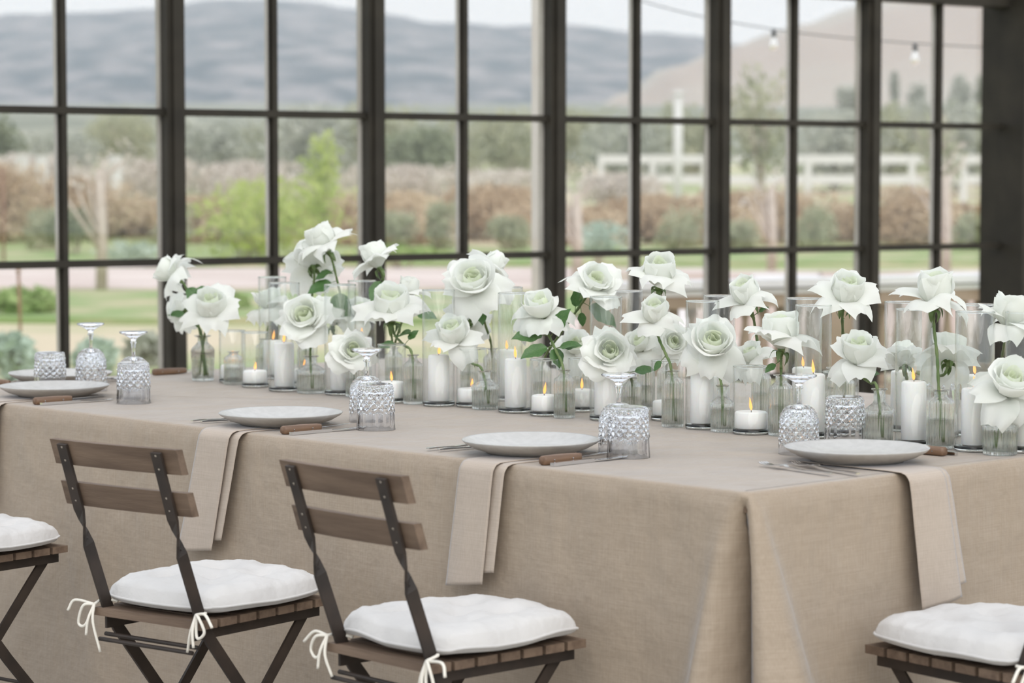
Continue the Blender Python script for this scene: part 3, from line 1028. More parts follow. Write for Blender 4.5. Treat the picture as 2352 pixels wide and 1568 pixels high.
def make_wineglass():
    # stands on its rim, foot in the air
    h = 0.170
    outer = []
    z = 0.0
    nb = 34
    for i in range(nb + 1):
        t = i / nb
        zz = 0.108 * t
        r = 0.0425 - 0.004 * t
        if t > 0.55:
            q = (t - 0.55) / 0.45
            r = 0.0403 * math.sqrt(max(0, 1 - q ** 2.3)) * 0.93 + 0.0055 * q + 0.0028 * (1 - q)
        outer.append((max(r, 0.0055), zz))
    outer += [(0.0050, 0.112), (0.0046, 0.118), (0.0048, 0.128), (0.0056, 0.138), (0.0090, 0.1415), (0.0058, 0.1455), (0.010, 0.153), (0.022, 0.160), (0.034, 0.1645), (0.0365, 0.167), (0.0365, 0.169), (0.034, 0.170), (0.001, 0.170)]
    inner = []
    for i in range(20):
        t = i / 19
        zz = 0.098 * t
        r = 0.0405 - 0.004 * t
        if t > 0.55:
            q = (t - 0.55) / 0.45
            r = 0.0383 * math.sqrt(max(0, 1 - q ** 2.3)) + 0.0004
        inner.append((max(r, 0.0008), zz))
    prof = list(reversed(inner)) + outer
    k0 = len(inner)
    def disp(a, r, z_, i):
        if i >= k0 and i < k0 + nb - 2 and z_ > 0.012:
            f = min(1, (z_ - 0.012) / 0.02)
            return r + 0.0034 * (cut(a, z_, 14, 58) - 0.5) * f
        return r
    return MB().lathe(prof, 112, disp).build('wine_glass', 'crystal', None, False)

def make_tumbler():
    H_ = 0.104
    nb = 36
    outer = [(0.0445 - 0.0050 * (i / nb), H_ * 0.965 * i / nb) for i in range(nb + 1)]
    outer += [(0.0375, H_ * 0.985), (0.034, H_), (0.001, H_)]
    inner = [(0.0415 - 0.004 * (i / 14), 0.083 * i / 14) for i in range(15)] + [(0.034, 0.0865), (0.001, 0.088)]
    prof = list(reversed(inner)) + outer
    k0 = len(inner)
    def disp(a, r, z_, i):
        if k0 <= i < k0 + nb + 1:
            top = 0.036 + 0.006 * tri(7 * a / (2 * math.pi))
            if z_ > top:
                f = min(1, (z_ - top) / 0.006) * min(1, max(0, (H_ * 0.96 - z_) / 0.006))
                return r + 0.0040 * (cut(a, z_, 14, 58) - 0.5) * f
            return r - 0.0012 * tri(14 * a / (2 * math.pi)) * min(1, z_ / 0.01)
        return r
    return MB().lathe(prof, 112, disp).build('cut_tumbler', 'crystal', None, False)

WG_LAB = ['upturned cut-crystal wine glass standing free, leftmost of its kind', 'upturned wine glass behind the second tumbler from the left', 'upturned wine glass behind the tumbler above the left whole chair',
          'upturned wine glass behind the tumbler above the chair nearest the corner', 'upturned wine glass at the right head, left of its tumbler']
wg, uw = make_wineglass(), [False]
tag(wg, 'x', 'wine glass')
for (x, y, h), lab in zip(WINE, WG_LAB):
    place(wg, uw, (x, y, TT), 0.3, lab, 'upturned cut wine glasses', (1, 1, h / 0.170))
TG_LAB = ['upturned cut-crystal tumbler, leftmost on the table', 'upturned cut-crystal tumbler right of the left edge plate', 'upturned cut-crystal tumbler right of the plate above the left whole chair',
          'upturned cut-crystal tumbler right of the plate above the corner chair', 'upturned cut-crystal tumbler behind the plate at the right head', 'upturned cut-crystal tumbler on the far side, seen through the vases at right']
tg, ug = make_tumbler(), [False]
tag(tg, 'x', 'tumbler')
for (x, y), lab in zip(TUMBLERS, TG_LAB):
    place(tg, ug, (x, y, TT), 0.1, lab, 'upturned cut tumblers')

# ------------------------------------------------------------------ glass cylinders with candles
def make_cylinder(r, h, name):
    b = 0.012
    w = 0.0024
    prof = [(0.001, b), (r - w - 0.003, b), (r - w, b + 0.003), (r - w, h * 0.5), (r - w, h - 0.001), (r - w * 0.6, h), (r - w * 0.3, h), (r, h - 0.001), (r, h * 0.5), (r, 0.003), (r - 0.003, 0), (0.001, 0)]
    wall = [(r, 0.011), (r, h * 0.5), (r, h - 0.001), (r - w * 0.3, h), (r - w * 0.7, h), (r - w, h - 0.001), (r - w, h * 0.5), (r - w, 0.011), (r, 0.011)]
    me = MB().lathe(wall, 56, None, False).mesh(name, 'wall_glass', True)
    base = [(0.001, 0), (r - 0.004, 0), (r, 0.003), (r, 0.0108), (r - 0.003, 0.0115), (0.001, 0.0105)]
    mb = MB().lathe(base, 56).mesh('glass_base', 'glass', True)
    rim = []
    for k in range(56):
        a = 2 * math.pi * k / 56
        rim.append(((r - w / 2) * math.cos(a), (r - w / 2) * math.sin(a), h))
    rm = MB().tube(rim, w * 0.62, 8, closed=True).mesh('rim', 'glass', True)
    return me, mb, rm

def flame_mesh():
    prof = [(0.0005, 0), (0.0028, 0.003), (0.0042, 0.008), (0.0040, 0.013), (0.0026, 0.020), (0.0011, 0.027), (0.0003, 0.031)]
    return MB().lathe(prof, 12).mesh('flame', 'flame', True)
FLAME = flame_mesh()
WICK = MB().tube([(0, 0, -0.004), (0.0004, 0, 0.004), (0.0012, 0, 0.009)], 0.0009, 6).mesh('wick', 'wick')

def candle(name, loc, r, h, seed, label, group):
    root = empty(name, loc, seed * 1.7, label, 'candle', group)
    prof = [(0.001, 0), (r - 0.002, 0), (r, 0.002), (r, h * 0.5), (r, h - 0.004), (r - 0.003, h - 0.0008), (r - 0.007, h), (r * 0.5, h - 0.002), (0.004, h - 0.0045), (0.001, h - 0.005)]
    MB().lathe(prof, 40).build('wax_body', 'wax', root, True)
    w = link(bpy.data.objects.new('wick', WICK), root)
    w.location = (0, 0, h - 0.004)
    fl_ = link(bpy.data.objects.new('flame', FLAME), root)
    fl_.location = (0.0010, 0, h + 0.0015)
    fl_.rotation_euler = (0.10 * math.sin(seed * 3), 0.12 * math.cos(seed * 2.3), 0)
    fl_.scale = (0.85, 0.85, 0.68 + 0.3 * ((seed * 37) % 10) / 10)
    return root

order_front = sorted(range(10), key=lambda i: -TALL[i][1])
order_back = sorted(range(10, len(TALL)), key=lambda i: -TALL[i][1])
def ordlab(k, n_):
    return ORD[k]
cyl_cache = {}
for rows, where in ((order_front, 'front row'), (order_back, 'back row')):
    for k, i in enumerate(rows):
        x, y, r, ch = TALL[i]
        key = round(r, 3)
        if key not in cyl_cache:
            cyl_cache[key] = make_cylinder(r, 0.290, 'tall_cylinder_vase')
        o = link(bpy.data.objects.new('tall_cylinder_vase', cyl_cache[key][0]))
        link(bpy.data.objects.new('glass_base', cyl_cache[key][1]), o)
        link(bpy.data.objects.new('rim', cyl_cache[key][2]), o)
        o.location = (x, y, TT)
        tag(o, 'tall clear glass cylinder around a pillar candle, %s from the left in the %s' % (ORD[k], where), 'glass cylinder', 'tall glass cylinders')
        candle('pillar_candle', (x, y, TT + 0.0125), 0.0265, ch - 0.012, i + 1, 'tall white lit pillar candle, %s from the left in the %s' % (ORD[k], where), 'pillar candles')
order_low = sorted(range(len(LOW)), key=lambda i: -(LOW[i][1] - 0.9 * LOW[i][0]))
for k, i in enumerate(order_low):
    x, y, r, h = LOW[i]
    key = (round(r, 3), round(h, 3))
    if key not in cyl_cache:
        cyl_cache[key] = make_cylinder(r, h, 'short_cylinder_vase')
    o = link(bpy.data.objects.new('short_cylinder_vase', cyl_cache[key][0]))
    link(bpy.data.objects.new('glass_base', cyl_cache[key][1]), o)
    link(bpy.data.objects.new('rim', cyl_cache[key][2]), o)
    o.location = (x, y, TT)
    tag(o, 'short clear glass cylinder around a squat candle, %s from the left' % ORD[k], 'glass cylinder', 'short glass cylinders')
    candle('squat_candle', (x, y, TT + 0.0125), r - 0.0042, 0.034 + 0.004 * ((i * 7) % 3), i + 30, 'squat white lit candle low in its glass, %s from the left' % ORD[k], 'squat candles')

# ------------------------------------------------------------------ bud vases
def bottle_meshes(kind, r, h):
    """ribbed or plain little bottle and the water in it"""
    w = 0.0020
    if kind == 'slim':
        sh = h * 0.80
        body = [(r * 0.94, 0.0), (r, 0.003)] + [(r, 0.003 + (sh - 0.006) * i / 8) for i in range(1, 9)] + [(r * 0.93, sh + 0.002), (r * 0.60, sh + 0.008), (r * 0.46, sh + 0.012), (r * 0.44, h - 0.004), (r * 0.62, h - 0.002), (r * 0.62, h)]
        inn = [(r * 0.50, h), (r * 0.36, h - 0.004), (r * 0.38, sh + 0.010), (r * 0.55, sh + 0.005), (r - w - 0.002, sh - 0.002)] + [(r - w - 0.002, 0.008 + (sh - 0.012) * i / 4) for i in range(4, 0, -1)] + [(r - w - 0.003, 0.008), (0.001, 0.007)]
        rib_hi, lev = sh - 0.001, sh * 0.62
        nr = 26
    elif kind == 'squat':
        sh = h * 0.62
        body = [(r * 0.92, 0.0), (r * 0.97, 0.003)] + [(r * (0.97 + 0.03 * i / 8), 0.003 + (sh - 0.008) * i / 8) for i in range(1, 9)] + [(r * 1.06, sh - 0.003), (r * 1.04, sh), (r * 0.80, sh + 0.006), (r * 0.46, sh + 0.014), (r * 0.40, sh + 0.020), (r * 0.40, h - 0.005), (r * 0.56, h - 0.002), (r * 0.56, h)]
        inn = [(r * 0.44, h), (r * 0.33, h - 0.005), (r * 0.33, sh + 0.018), (r * 0.70, sh + 0.003), (r - w - 0.001, sh - 0.006)] + [(r - w - 0.002, 0.008 + (sh - 0.016) * i / 4) for i in range(4, 0, -1)] + [(r - w - 0.004, 0.008), (0.001, 0.007)]
        rib_hi, lev = sh - 0.006, sh * 0.78
        nr = 24
    else:
        sh = h * 0.66
        body = [(r * 0.86, 0.0), (r * 0.90, 0.003)] + [(r * (0.90 + 0.10 * i / 8), 0.003 + (sh - 0.008) * i / 8) for i in range(1, 9)] + [(r * 1.0, sh), (r * 0.9, sh + 0.008), (r * 0.60, sh + 0.018), (r * 0.42, sh + 0.025), (r * 0.40, h - 0.006), (r * 0.68, h - 0.003), (r * 0.70, h)]
        inn = [(r * 0.55, h), (r * 0.33, h - 0.006), (r * 0.34, sh + 0.022), (r * 0.80, sh + 0.008), (r - w, sh - 0.004)] + [(r * (0.90 + 0.10 * i / 4) - w, 0.008 + (sh - 0.012) * i / 4) for i in range(4, 0, -1)] + [(r * 0.88 - w, 0.009), (0.001, 0.008)]
        rib_hi, lev = 0, sh * 0.70
        nr = 0
    nb = len(body)
    def disp(a, q, z, i):
        if nr and i < nb and 0.004 < z < rib_hi:
            return q - 0.0022 * (0.5 + 0.5 * math.cos(nr * a)) ** 2
        return q
    seg = nr * 6 if nr else 48
    vase = MB().lathe(body + inn, seg, disp).mesh('bud_vase', 'ribglass', True)
    ri = (r - w - 0.0016)
    wat = MB().lathe([(0.001, 0.0068), (ri, 0.0068), (ri, lev * 0.5), (ri, lev), (ri - 0.001, lev - 0.0008), (0.001, lev - 0.001)], 40).mesh('water', 'water', True)
    return vase, wat
bcache = {}
BLAB = {'b1': 'plain clear bud bottle with flared lip, leftmost on the table', 'b2': 'low ribbed bud vase behind the first squat candle at left', 'b3': 'wide ribbed bud vase right of the first tall candle',
        'b4': 'slim ribbed bud vase behind the wine glass above the left whole chair', 'b5': 'slim ribbed bud vase left of the third tall candle', 'b6': 'wide low ribbed bud vase holding a slanted stem, left of the fourth tall candle',
        'b6b': 'slim ribbed bud vase just behind the fourth tall candle', 'b7': 'slim ribbed bud vase in front, under the leafy rose', 'b8': 'slim ribbed bud vase behind the squat candle under the leafy rose',
        'b9': 'small ribbed bud vase behind the corner place wine glass', 'b10': 'slim ribbed bud vase with a dark stem behind the corner place wine glass', 'b11': 'slim ribbed bud vase with glow through it, left of the sixth tall candle',
        'b12': 'wide ribbed bud vase between the sixth tall candle and the front squat candle', 'b13': 'tall slim ribbed bud vase right of the front squat candle', 'b14': 'wide ribbed bud vase behind the right head plate',
        'b15': 'slim ribbed bud vase of the tallest right-hand rose', 'b16': 'wide ribbed bud vase at the right end of the row', 'b17': 'small plain clear bottle behind the right head tumbler'}
cn = 0
VTOP = {}
for k, (kind, x, y, r, h) in BOTTLES.items():
    if (kind, r, h) not in bcache:
        bcache[(kind, r, h)] = bottle_meshes(kind, r, h)
    vm, wm = bcache[(kind, r, h)]
    o = link(bpy.data.objects.new('bud_vase', vm))
    o.location = (x, y, TT)
    o.rotation_euler = (0, 0, x * 31)
    w_ = link(bpy.data.objects.new('water', wm), o)
    if k in BLAB:
        lab = BLAB[k]
    else:
        lab = 'slim ribbed bud vase in the back row, %s from the left there' % ORD[cn]
        cn += 1
    tag(o, lab, 'vase', 'glass bud vases')
    VTOP[k] = (Vector((x, y, TT)), r, h, kind)

# ------------------------------------------------------------------ roses
def petal_mesh(kind, rnd, layer, nu=9, nv=9, egg=0.0):
    """kind 'bud' wraps the heart, 'cup' opens, 'skirt' bends back and down"""
    ph = rnd.uniform(0, 6.28)
    if kind == 'bud':
        Rb, L_, W = 0.0085 + 0.0048 * layer, 0.040 + 0.0035 * layer + 0.010 * egg, 0.016 + 0.0042 * layer
    elif kind == 'cup':
        Rb, L_, W = 0.023 + 0.0035 * layer, 0.054 + 0.002 * layer, 0.032
    else:
        Rb, L_, W = 0.0, rnd.uniform(0.060, 0.080), rnd.uniform(0.026, 0.035)
    bend = rnd.uniform(0.62, 1.22)
    side = rnd.uniform(-0.35, 0.35)
    tip = rnd.uniform(0.15, 0.45)
    rag = rnd.uniform(0.0012, 0.0034)
    def fn(u, v):
        s = u * 2 - 1
        vv = v * (1 - (0.16 if kind != 'skirt' else 0.22 - tip) * s * s) + (tip * 0.35 * v * math.exp(-(s / 0.22) ** 2) if kind == 'skirt' else 0)
        if kind == 'bud':
            r = Rb * (0.35 + 0.65 * math.sin(min(1.0, vv * 1.25) * math.pi / 2)) * (1 - 0.30 * max(0, vv - 0.62) / 0.38 * (1 if layer < 3 else 0.2))
            z = L_ * vv
            r += 0.003 * max(0, vv - 0.8) * 5 * (0.3 + 0.3 * layer) * 0.5
        elif kind == 'cup':
            r = 0.006 + Rb * math.sin(min(1, vv * (1.05 + 0.75 * egg)) * math.pi / 2)
            z = L_ * (1 + 0.22 * egg) * vv ** 1.15
            if egg:
                q = max(0, vv - 0.50) / 0.50
                r *= 1 - 0.26 * egg * q ** 1.6
            c = max(0, vv - 0.70) / 0.30
            r += 0.012 * c * c * bend * (1 - 0.75 * egg)
            z -= 0.013 * c * c * bend * (1 - 0.75 * egg)
        else:
            t = vv * L_
            a0 = 1.02            # leaves the base steeply, then turns outward and droops
            ang = a0 - (2.15 * bend) * vv ** 1.2
            # integrate the midrib
            r, z, k_ = 0.006, 0.001, 12
            for i in range(k_):
                q = vv * (i + 0.5) / k_
                an = a0 - (1.75 * bend) * q ** 1.1
                r += math.cos(an) * t / k_
                z += math.sin(an) * t / k_
        wid = W * (0.30 + 0.95 * math.sin(min(1, vv * 1.02) * math.pi * 0.62) ** 0.9)
        if kind == 'skirt':
            wid *= 1 - 0.40 * max(0, vv - 0.62) / 0.38
        x = s * wid
        rc = max(r, 0.020 if kind == 'skirt' else 0.010)
        th = x / rc
        th = max(-1.9, min(1.9, th))
        # curl of the side edges
        cr = (s * s) ** 1.3 * vv
        if kind == 'skirt':
            z -= cr * 0.014 * bend + s * side * 0.020 * vv
            r += cr * 0.004
        elif kind == 'cup':
            r += cr * 0.006
        ruff = rag * math.sin(5.0 * s + ph) * vv ** 2 + rag * 0.8 * noise.noise((s * 4 + ph, vv * 4, ph))
        r += ruff
        z += ruff * 0.8 + (rag * 1.2 * noise.noise((s * 9 + ph, ph, 1.0)) if v > 0.95 else 0)
        return Vector((r * math.cos(th), r * math.sin(th), z))
    return MB().grid(fn, nu, nv).mesh('petal', 'petal_in' if (kind == 'bud' and layer < 3) else 'petal', True)

def rose_variant(seed, nbud, ncup, nskirt, cup_open, egg=0.0):
    rnd = random.Random(seed)
    out = []
    a = rnd.uniform(0, 6.28)
    for i in range(nbud):
        out.append((petal_mesh('bud', rnd, i * 0.85, egg=egg), a, 0.0, 0.004))
        a += 2.2 + rnd.uniform(-0.2, 0.2)
    for i in range(ncup):
        out.append((petal_mesh('cup', rnd, i * 0.5 * cup_open, egg=egg), a, rnd.uniform(-0.05, 0.12) * cup_open, 0.002))
        a += 1.95 + rnd.uniform(-0.25, 0.25)
    a = rnd.uniform(0, 6.28)
    for i in range(nskirt):
        out.append((petal_mesh('skirt', rnd, 0), a, rnd.uniform(-0.50, 0.50), 0.0))
        a += 2 * math.pi / nskirt * rnd.uniform(0.85, 1.15) * (1 if nskirt < 6 else 1.0)
    return out
VARIANTS = [rose_variant(11, 6, 4, 5, 0.8, 0.75), rose_variant(5, 7, 5, 5, 1.7), rose_variant(23, 5, 4, 6, 1.1, 0.5), rose_variant(42, 6, 4, 5, 0.4, 1.0), rose_variant(71, 6, 4, 5, 0.6, 0.85), rose_variant(88, 7, 5, 6, 1.3, 0.25)]
SEPAL = MB().grid(lambda u, v: Vector(((0.004 + 0.020 * v), (u - 0.5) * 0.010 * (1 - v) ** 0.7 * (1 + v), 0.001 - 0.014 * v * v + 0.006 * math.sin(v * 3.14))), 3, 6).mesh('sepal', 'stem', True)
HIP = MB().lathe([(0.0010, -0.014), (0.0030, -0.013), (0.0036, -0.010), (0.0058, -0.005), (0.0070, 0.0), (0.0062, 0.004), (0.001, 0.006)], 12).mesh('receptacle', 'stem', True)
def leaf_mesh(seed):
    def fn(u, v):
        s = u * 2 - 1
        w = 0.30 * math.sin(math.pi * min(1, v * 1.0) ** 0.8) ** 0.85
        serr = 0.012 * (1 if int(v * 22) % 2 else -1) * abs(s) ** 6 * (0 < v < 1)
        x = v + 0.0
        y = s * (w + serr)
        z = 0.10 * abs(s) * w * 2.2 - 0.22 * v * v + 0.03 * math.sin(v * 9 + seed) * abs(s)
        return Vector((x, y, z))
    return MB().grid(fn, 8, 14).mesh('leaf', 'leaf', True)
LEAVES = [leaf_mesh(k) for k in range(3)]

RLAB = [
 'white rose leaning out to the left, leftmost flower of all', 'open white rose at the left end with one petal stretched right', 'white rose seen from behind, under the leftmost rose',
 'highest white rose of all, upright bud at left', 'white rose seen from behind just below the highest rose', 'high white rose right of the highest one, tilted away',
 'open white rose facing the camera above the first tall candle', 'white rose bud behind the right side of the facing rose at left', 'white rose behind the two left tall cylinders',
 'wide white rose with flat petals above the left whole chair place', 'white rose bud with a dark leaf, behind the wide flat rose', 'white rose behind the second tall cylinder',
 'lowest white rose of the left half, facing the camera above the wine glass', 'large full white rose over the third and fourth tall candles', 'white rose bud peeking behind the large full rose', 'white rose hanging behind the stem of the large full rose',
 'white rose with a slanting stem in front of the third tall candle', 'white rose above the cluster of dark green leaves', 'white rose on a brown stem slanting up to the right, mid table', 'white rose low behind the leafy stem',
 'full white rose facing the camera above the corner place wine glass', 'tall white rose topmost right of the table middle', 'white rose bud directly below the tall middle one', 'white rose behind and left of the lower middle bud', 'white rose facing forward behind the green middle stem',
 'round open white rose facing the camera over the sixth tall candle', 'high white rose tilted left beside the thick post', 'white rose bud with two wing petals above the right head wine glass', 'white rose low behind the rose with wing petals',
 'high white rose in front of the fifth thick post', 'white rose with spread petals above the right head tumbler', 'white rose seen from behind inside the back cylinder at right', 'tallest white rose at right with a long straight green stem',
 'white rose seen from behind, right of the long straight stem', 'high white rose at the right edge of the picture', 'large low white rose at the right edge, above the last vase']
for i, (base, d, scl, var, vk, leaves) in enumerate(ROSES):
    base = Vector(base)
    d = Vector(d)
    vb, vr, vh, vkind = VTOP[vk]
    rnd = random.Random(100 + i)
    root = empty('rose', tuple(vb + Vector((0, 0, 0.009))), 0, RLAB[i], 'rose', 'white roses in bud vases')
    org = Vector(root.location)
    mx = Matrix.Translation(base - org) @ align(d, rnd.uniform(0, 6.28)) @ Matrix.Scale(scl * 1.08, 4)
    if i % 2 and var in (0, 1, 3):
        var = {0: 4, 1: 5, 3: 4}[var]
    for me, a, tilt, dz in VARIANTS[var]:
        o = link(bpy.data.objects.new('petal', me), root)
        o.matrix_local = mx @ Matrix.Rotation(a, 4, 'Z') @ Matrix.Translation((0, 0, dz)) @ Matrix.Rotation(tilt, 4, 'Y')
    o = link(bpy.data.objects.new('receptacle', HIP), root)
    o.matrix_local = mx
    for k in range(5):
        o = link(bpy.data.objects.new('sepal', SEPAL), root)
        o.matrix_local = mx @ Matrix.Rotation(k * 1.257 + 0.3, 4, 'Z') @ Matrix.Translation((0.001, 0, -0.004)) @ Matrix.Rotation(rnd.uniform(0.1, 0.9), 4, 'Y')
    neck = vb + Vector((0, 0, vh))
    out = (base - neck)
    lean = Vector((out.x, out.y, 0))
    ln = lean.normalized() if lean.length > 1e-5 else Vector((0, 0, 0))
    nr_ = vr * (0.30 if vkind != 'clear' else 0.25)
    neck = neck + ln * min(nr_, lean.length)
    foot = vb + Vector((0, 0, 0.014)) - ln * vr * 0.45
    end = base - d * 0.012 * scl
    run = (end - neck).normalized()
    pre = end - (d * 0.40 + run * 0.60).normalized() * min(0.030, (end - neck).length * 0.25)
    pts = spline([foot, neck, neck.lerp(pre, 0.5) - ln * 0.004, pre, end], 7)
    rad = [0.0033 + 0.0005 * math.sin(k * 2.1 + i) for k in range(len(pts))]
    mb = MB().tube([p - org for p in pts], rad, 8)
    st = mb.build('stem', 'stem', root, True)
    for k in range(3):                       # thorns
        q = pts[int(len(pts) * (0.45 + 0.14 * k))] - org
        dv = Vector((rnd.uniform(-1, 1), rnd.uniform(-1, 1), -0.1)).normalized()
        MB().tube([q + dv * 0.0015, q + dv * 0.0065 + Vector((0, 0, -0.001))], [0.0014, 0.0002], 5).build('thorn', 'stem', st)
    for (t, dv, ln_) in leaves:
        q = pts[7 + int((len(pts) - 9) * t)] - org
        dv = Vector(dv)
        tip = q + dv * 0.018
        MB().tube([q, tip], [0.0011, 0.0008], 6).build('leaf_stalk', 'stem', st)
        lo = link(bpy.data.objects.new('leaf', LEAVES[(i + int(ln_ * 1000)) % 3]), root)
        x = dv.normalized()
        up_ = Vector((0, 0, 1)) if abs(x.z) < 0.85 else -FWD
        up_ = (up_ - FWD * 0.9)
        zz = (up_ - x * up_.dot(x)).normalized()
        yy = zz.cross(x)
        m3 = Matrix((x, yy, zz)).transposed().to_4x4()
        lo.matrix_local = Matrix.Translation(tip) @ m3 @ Matrix.Scale(ln_ * 1.4, 4)

# ------------------------------------------------------------------ the garden
def leaf_cloud(mb, blobs, n, size, rnd, flat=0.0):
    """n leaf quads spread through ellipsoids (centre, radii)"""
    tot = sum(b[1][0] * b[1][1] * b[1][2] for b in blobs)
    for c, r in blobs:
        k = max(4, int(n * r[0] * r[1] * r[2] / tot))
        for _ in range(k):
            while True:
                p = Vector((rnd.uniform(-1, 1), rnd.uniform(-1, 1), rnd.uniform(-1, 1)))
                if 0.15 < p.length < 1:
                    break
            p = Vector((c[0] + p.x * r[0], c[1] + p.y * r[1], c[2] + p.z * r[2]))
            if p.z < 0.01:
                continue
            a = Vector((rnd.gauss(0, 1), rnd.gauss(0, 1), rnd.gauss(0, 1) * (1 - flat))).normalized()
            b = a.orthogonal().normalized()
            b = (Matrix.Rotation(rnd.uniform(0, 6.28), 3, a) @ b)
            s = size * rnd.uniform(0.6, 1.3)
            u, v = a * s, b * s * 0.5
            mb.add([p - u, p - v, p + u, p + v], [(0, 1, 2, 3)])

def plant(name, d, x, label, cat, m, blobs, n, size, seed, trunk=None, group=None, bark='bark', z=None):
    rnd = random.Random(seed)
    root = empty(name, tuple(garden(d, x, (ground_z(d) if z is None else z) - 0.02)), 0, label, cat, group)
    mb = MB()
    leaf_cloud(mb, blobs, n, size, rnd)
    tag(mb.build('foliage', m, root), None, kind='stuff')
    t = MB()
    if trunk:
        for pts, r0, r1 in trunk:
            k = len(pts)
            t.tube(pts, [r0 + (r1 - r0) * i / (k - 1) for i in range(k)], 8)
        t.build('trunk', bark, root, True)
    else:
        for k in range(4):
            c, r = blobs[k % len(blobs)]
            t.tube([(c[0] * 0.2, c[1] * 0.2, 0), (c[0] + rnd.uniform(-.3, .3) * r[0], c[1] + rnd.uniform(-.3, .3) * r[1], c[2])], [size * 0.25 + 0.01, size * 0.1 + 0.005], 6)
        t.build('stem', bark, root, True)
    return root

def X(px, d):
    """metres right of the view axis for a column of the photograph at d metres"""
    return (px - 1176) / 5700 * d
def Z(py, d):
    return 1.312 + (419 - py) / 5700 * d

# gravel path, lawn strips, bed edges
def strip(name, d0, d1, x0, x1, z, m, label, kind='structure'):
    mb = MB()
    n_ = 24
    vs, fs = [], []
    for i in range(n_ + 1):
        x = x0 + (x1 - x0) * i / n_
        w = 0.12 * math.sin(i * 1.3)
        for d, zz in ((d0 + w, z - 0.06), (d0 + w, z), (d1 + w, z), (d1 + w, z - 0.06)):
            vs.append(garden(d, x, zz))
    for i in range(n_):
        for k in range(3):
            fs.append((i * 4 + k, i * 4 + 4 + k, i * 4 + 5 + k, i * 4 + 1 + k))
    mb.add(vs, fs)
    o = mb.build(name, m)
    return tag(o, label, kind=kind)
strip('gravel_path', 30.5, 37.5, -14, 3.2, 0.03, 'gravel', 'pale pinkish gravel path across the left half')
strip('lawn_strip', 23.5, 29.5, -12, 3.5, 0.03, 'lawn', 'green lawn strip in front of the gravel path')
strip('far_lawn', 39.5, 50.0, -16, 16, 0.04, 'lawn', 'green lawn strip behind the path')
strip('terrace_gravel', 16.8, 24.0, 0.2, 9, 0.03, 'gravel', 'pale terrace gravel behind the balustrade')
strip('upper_gravel', 25.2, 35.5, 1.4, 12, 0.05, 'gravel', 'second pale gravel band behind the terrace lawn')

# stone ledges beyond the terrace
for k, (d, z0, z1, lab) in enumerate(((20.5, 0.0, 0.42, 'low pale stone ledge behind the balustrade, the nearer of two'), (26.0, 0.0, 0.36, 'low pale stone ledge behind the balustrade, the farther of two'))):
    root = empty('stone_ledge', tuple(garden(d, X(1500, d), 0)), 0, lab, 'ledge', 'stone ledges')
    rnd = random.Random(k)
    x = X(1380, d)
    while x < X(2420, d):
        w = rnd.uniform(0.45, 0.8)
        o = MB().box((0, 0, 0), (w - 0.015, 0.35, z1 + rnd.uniform(-0.02, 0.02))).build('stone_block', 'stone' if rnd.random() < 0.6 else 'gravel')
        p = garden(d + rnd.uniform(-0.03, 0.03), x)
        o.matrix_world = Matrix.Translation(p) @ Matrix.Rotation(math.atan2(RGT.y, RGT.x), 4, 'Z')
        o.parent = root
        o.matrix_parent_inverse = Matrix.Translation(root.location).inverted()
        x += w

# balustrade outside the right-hand windows
def balustrade():
    A = garden(14.1, X(1385, 14.1))
    B = garden(15.7, X(2420, 15.7))
    run = (B - A).normalized()
    L_ = (B - A).length
    ang = math.atan2(run.y, run.x)
    root = empty('balustrade', tuple(A), ang, 'pale stone balustrade with turned balusters outside the right windows', 'balustrade')
    TOP = 0.745
    MB().box((0, -0.13, TOP - 0.045), (L_, 0.13, TOP)).box((0, -0.10, TOP - 0.085), (L_, 0.10, TOP - 0.055)).build('handrail', 'stone', root)
    MB().box((0, -0.09, TOP - 0.16), (L_, 0.09, TOP - 0.085)).build('rail_shade_band', 'baluster', root)  # brown band painted in for the shadow beneath the handrail
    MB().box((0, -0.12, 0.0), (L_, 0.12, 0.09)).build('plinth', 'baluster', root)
    prof = [(0.038, 0.0), (0.038, 0.03), (0.022, 0.05), (0.034, 0.12), (0.042, 0.20), (0.036, 0.28), (0.022, 0.36), (0.019, 0.42), (0.031, 0.45), (0.031, 0.495)]
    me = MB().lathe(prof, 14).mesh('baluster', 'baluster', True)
    k = 0
    x = 0.10
    while x < L_ - 0.05:
        o = link(bpy.data.objects.new('baluster', me), root)
        o.location = (x, 0, 0.09)
        x += 0.125
        k += 1
    for x in (0.02, L_ * 0.48):
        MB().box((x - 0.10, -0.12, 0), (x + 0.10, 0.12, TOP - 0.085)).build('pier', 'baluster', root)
balustrade()

# veranda post just outside
d = 12.4
po = empty('veranda_post', tuple(garden(d, X(1243, d), 0)), R(-9), 'pale slim veranda post outside, behind the third thick window post', 'post')
MB().box((-0.035, -0.035, 0), (0.035, 0.035, 3.0)).build('shaft', 'pale_post', po)
MB().box((-0.055, -0.055, -0.02), (0.055, 0.055, 0.12)).build('base', 'pale_post', po)

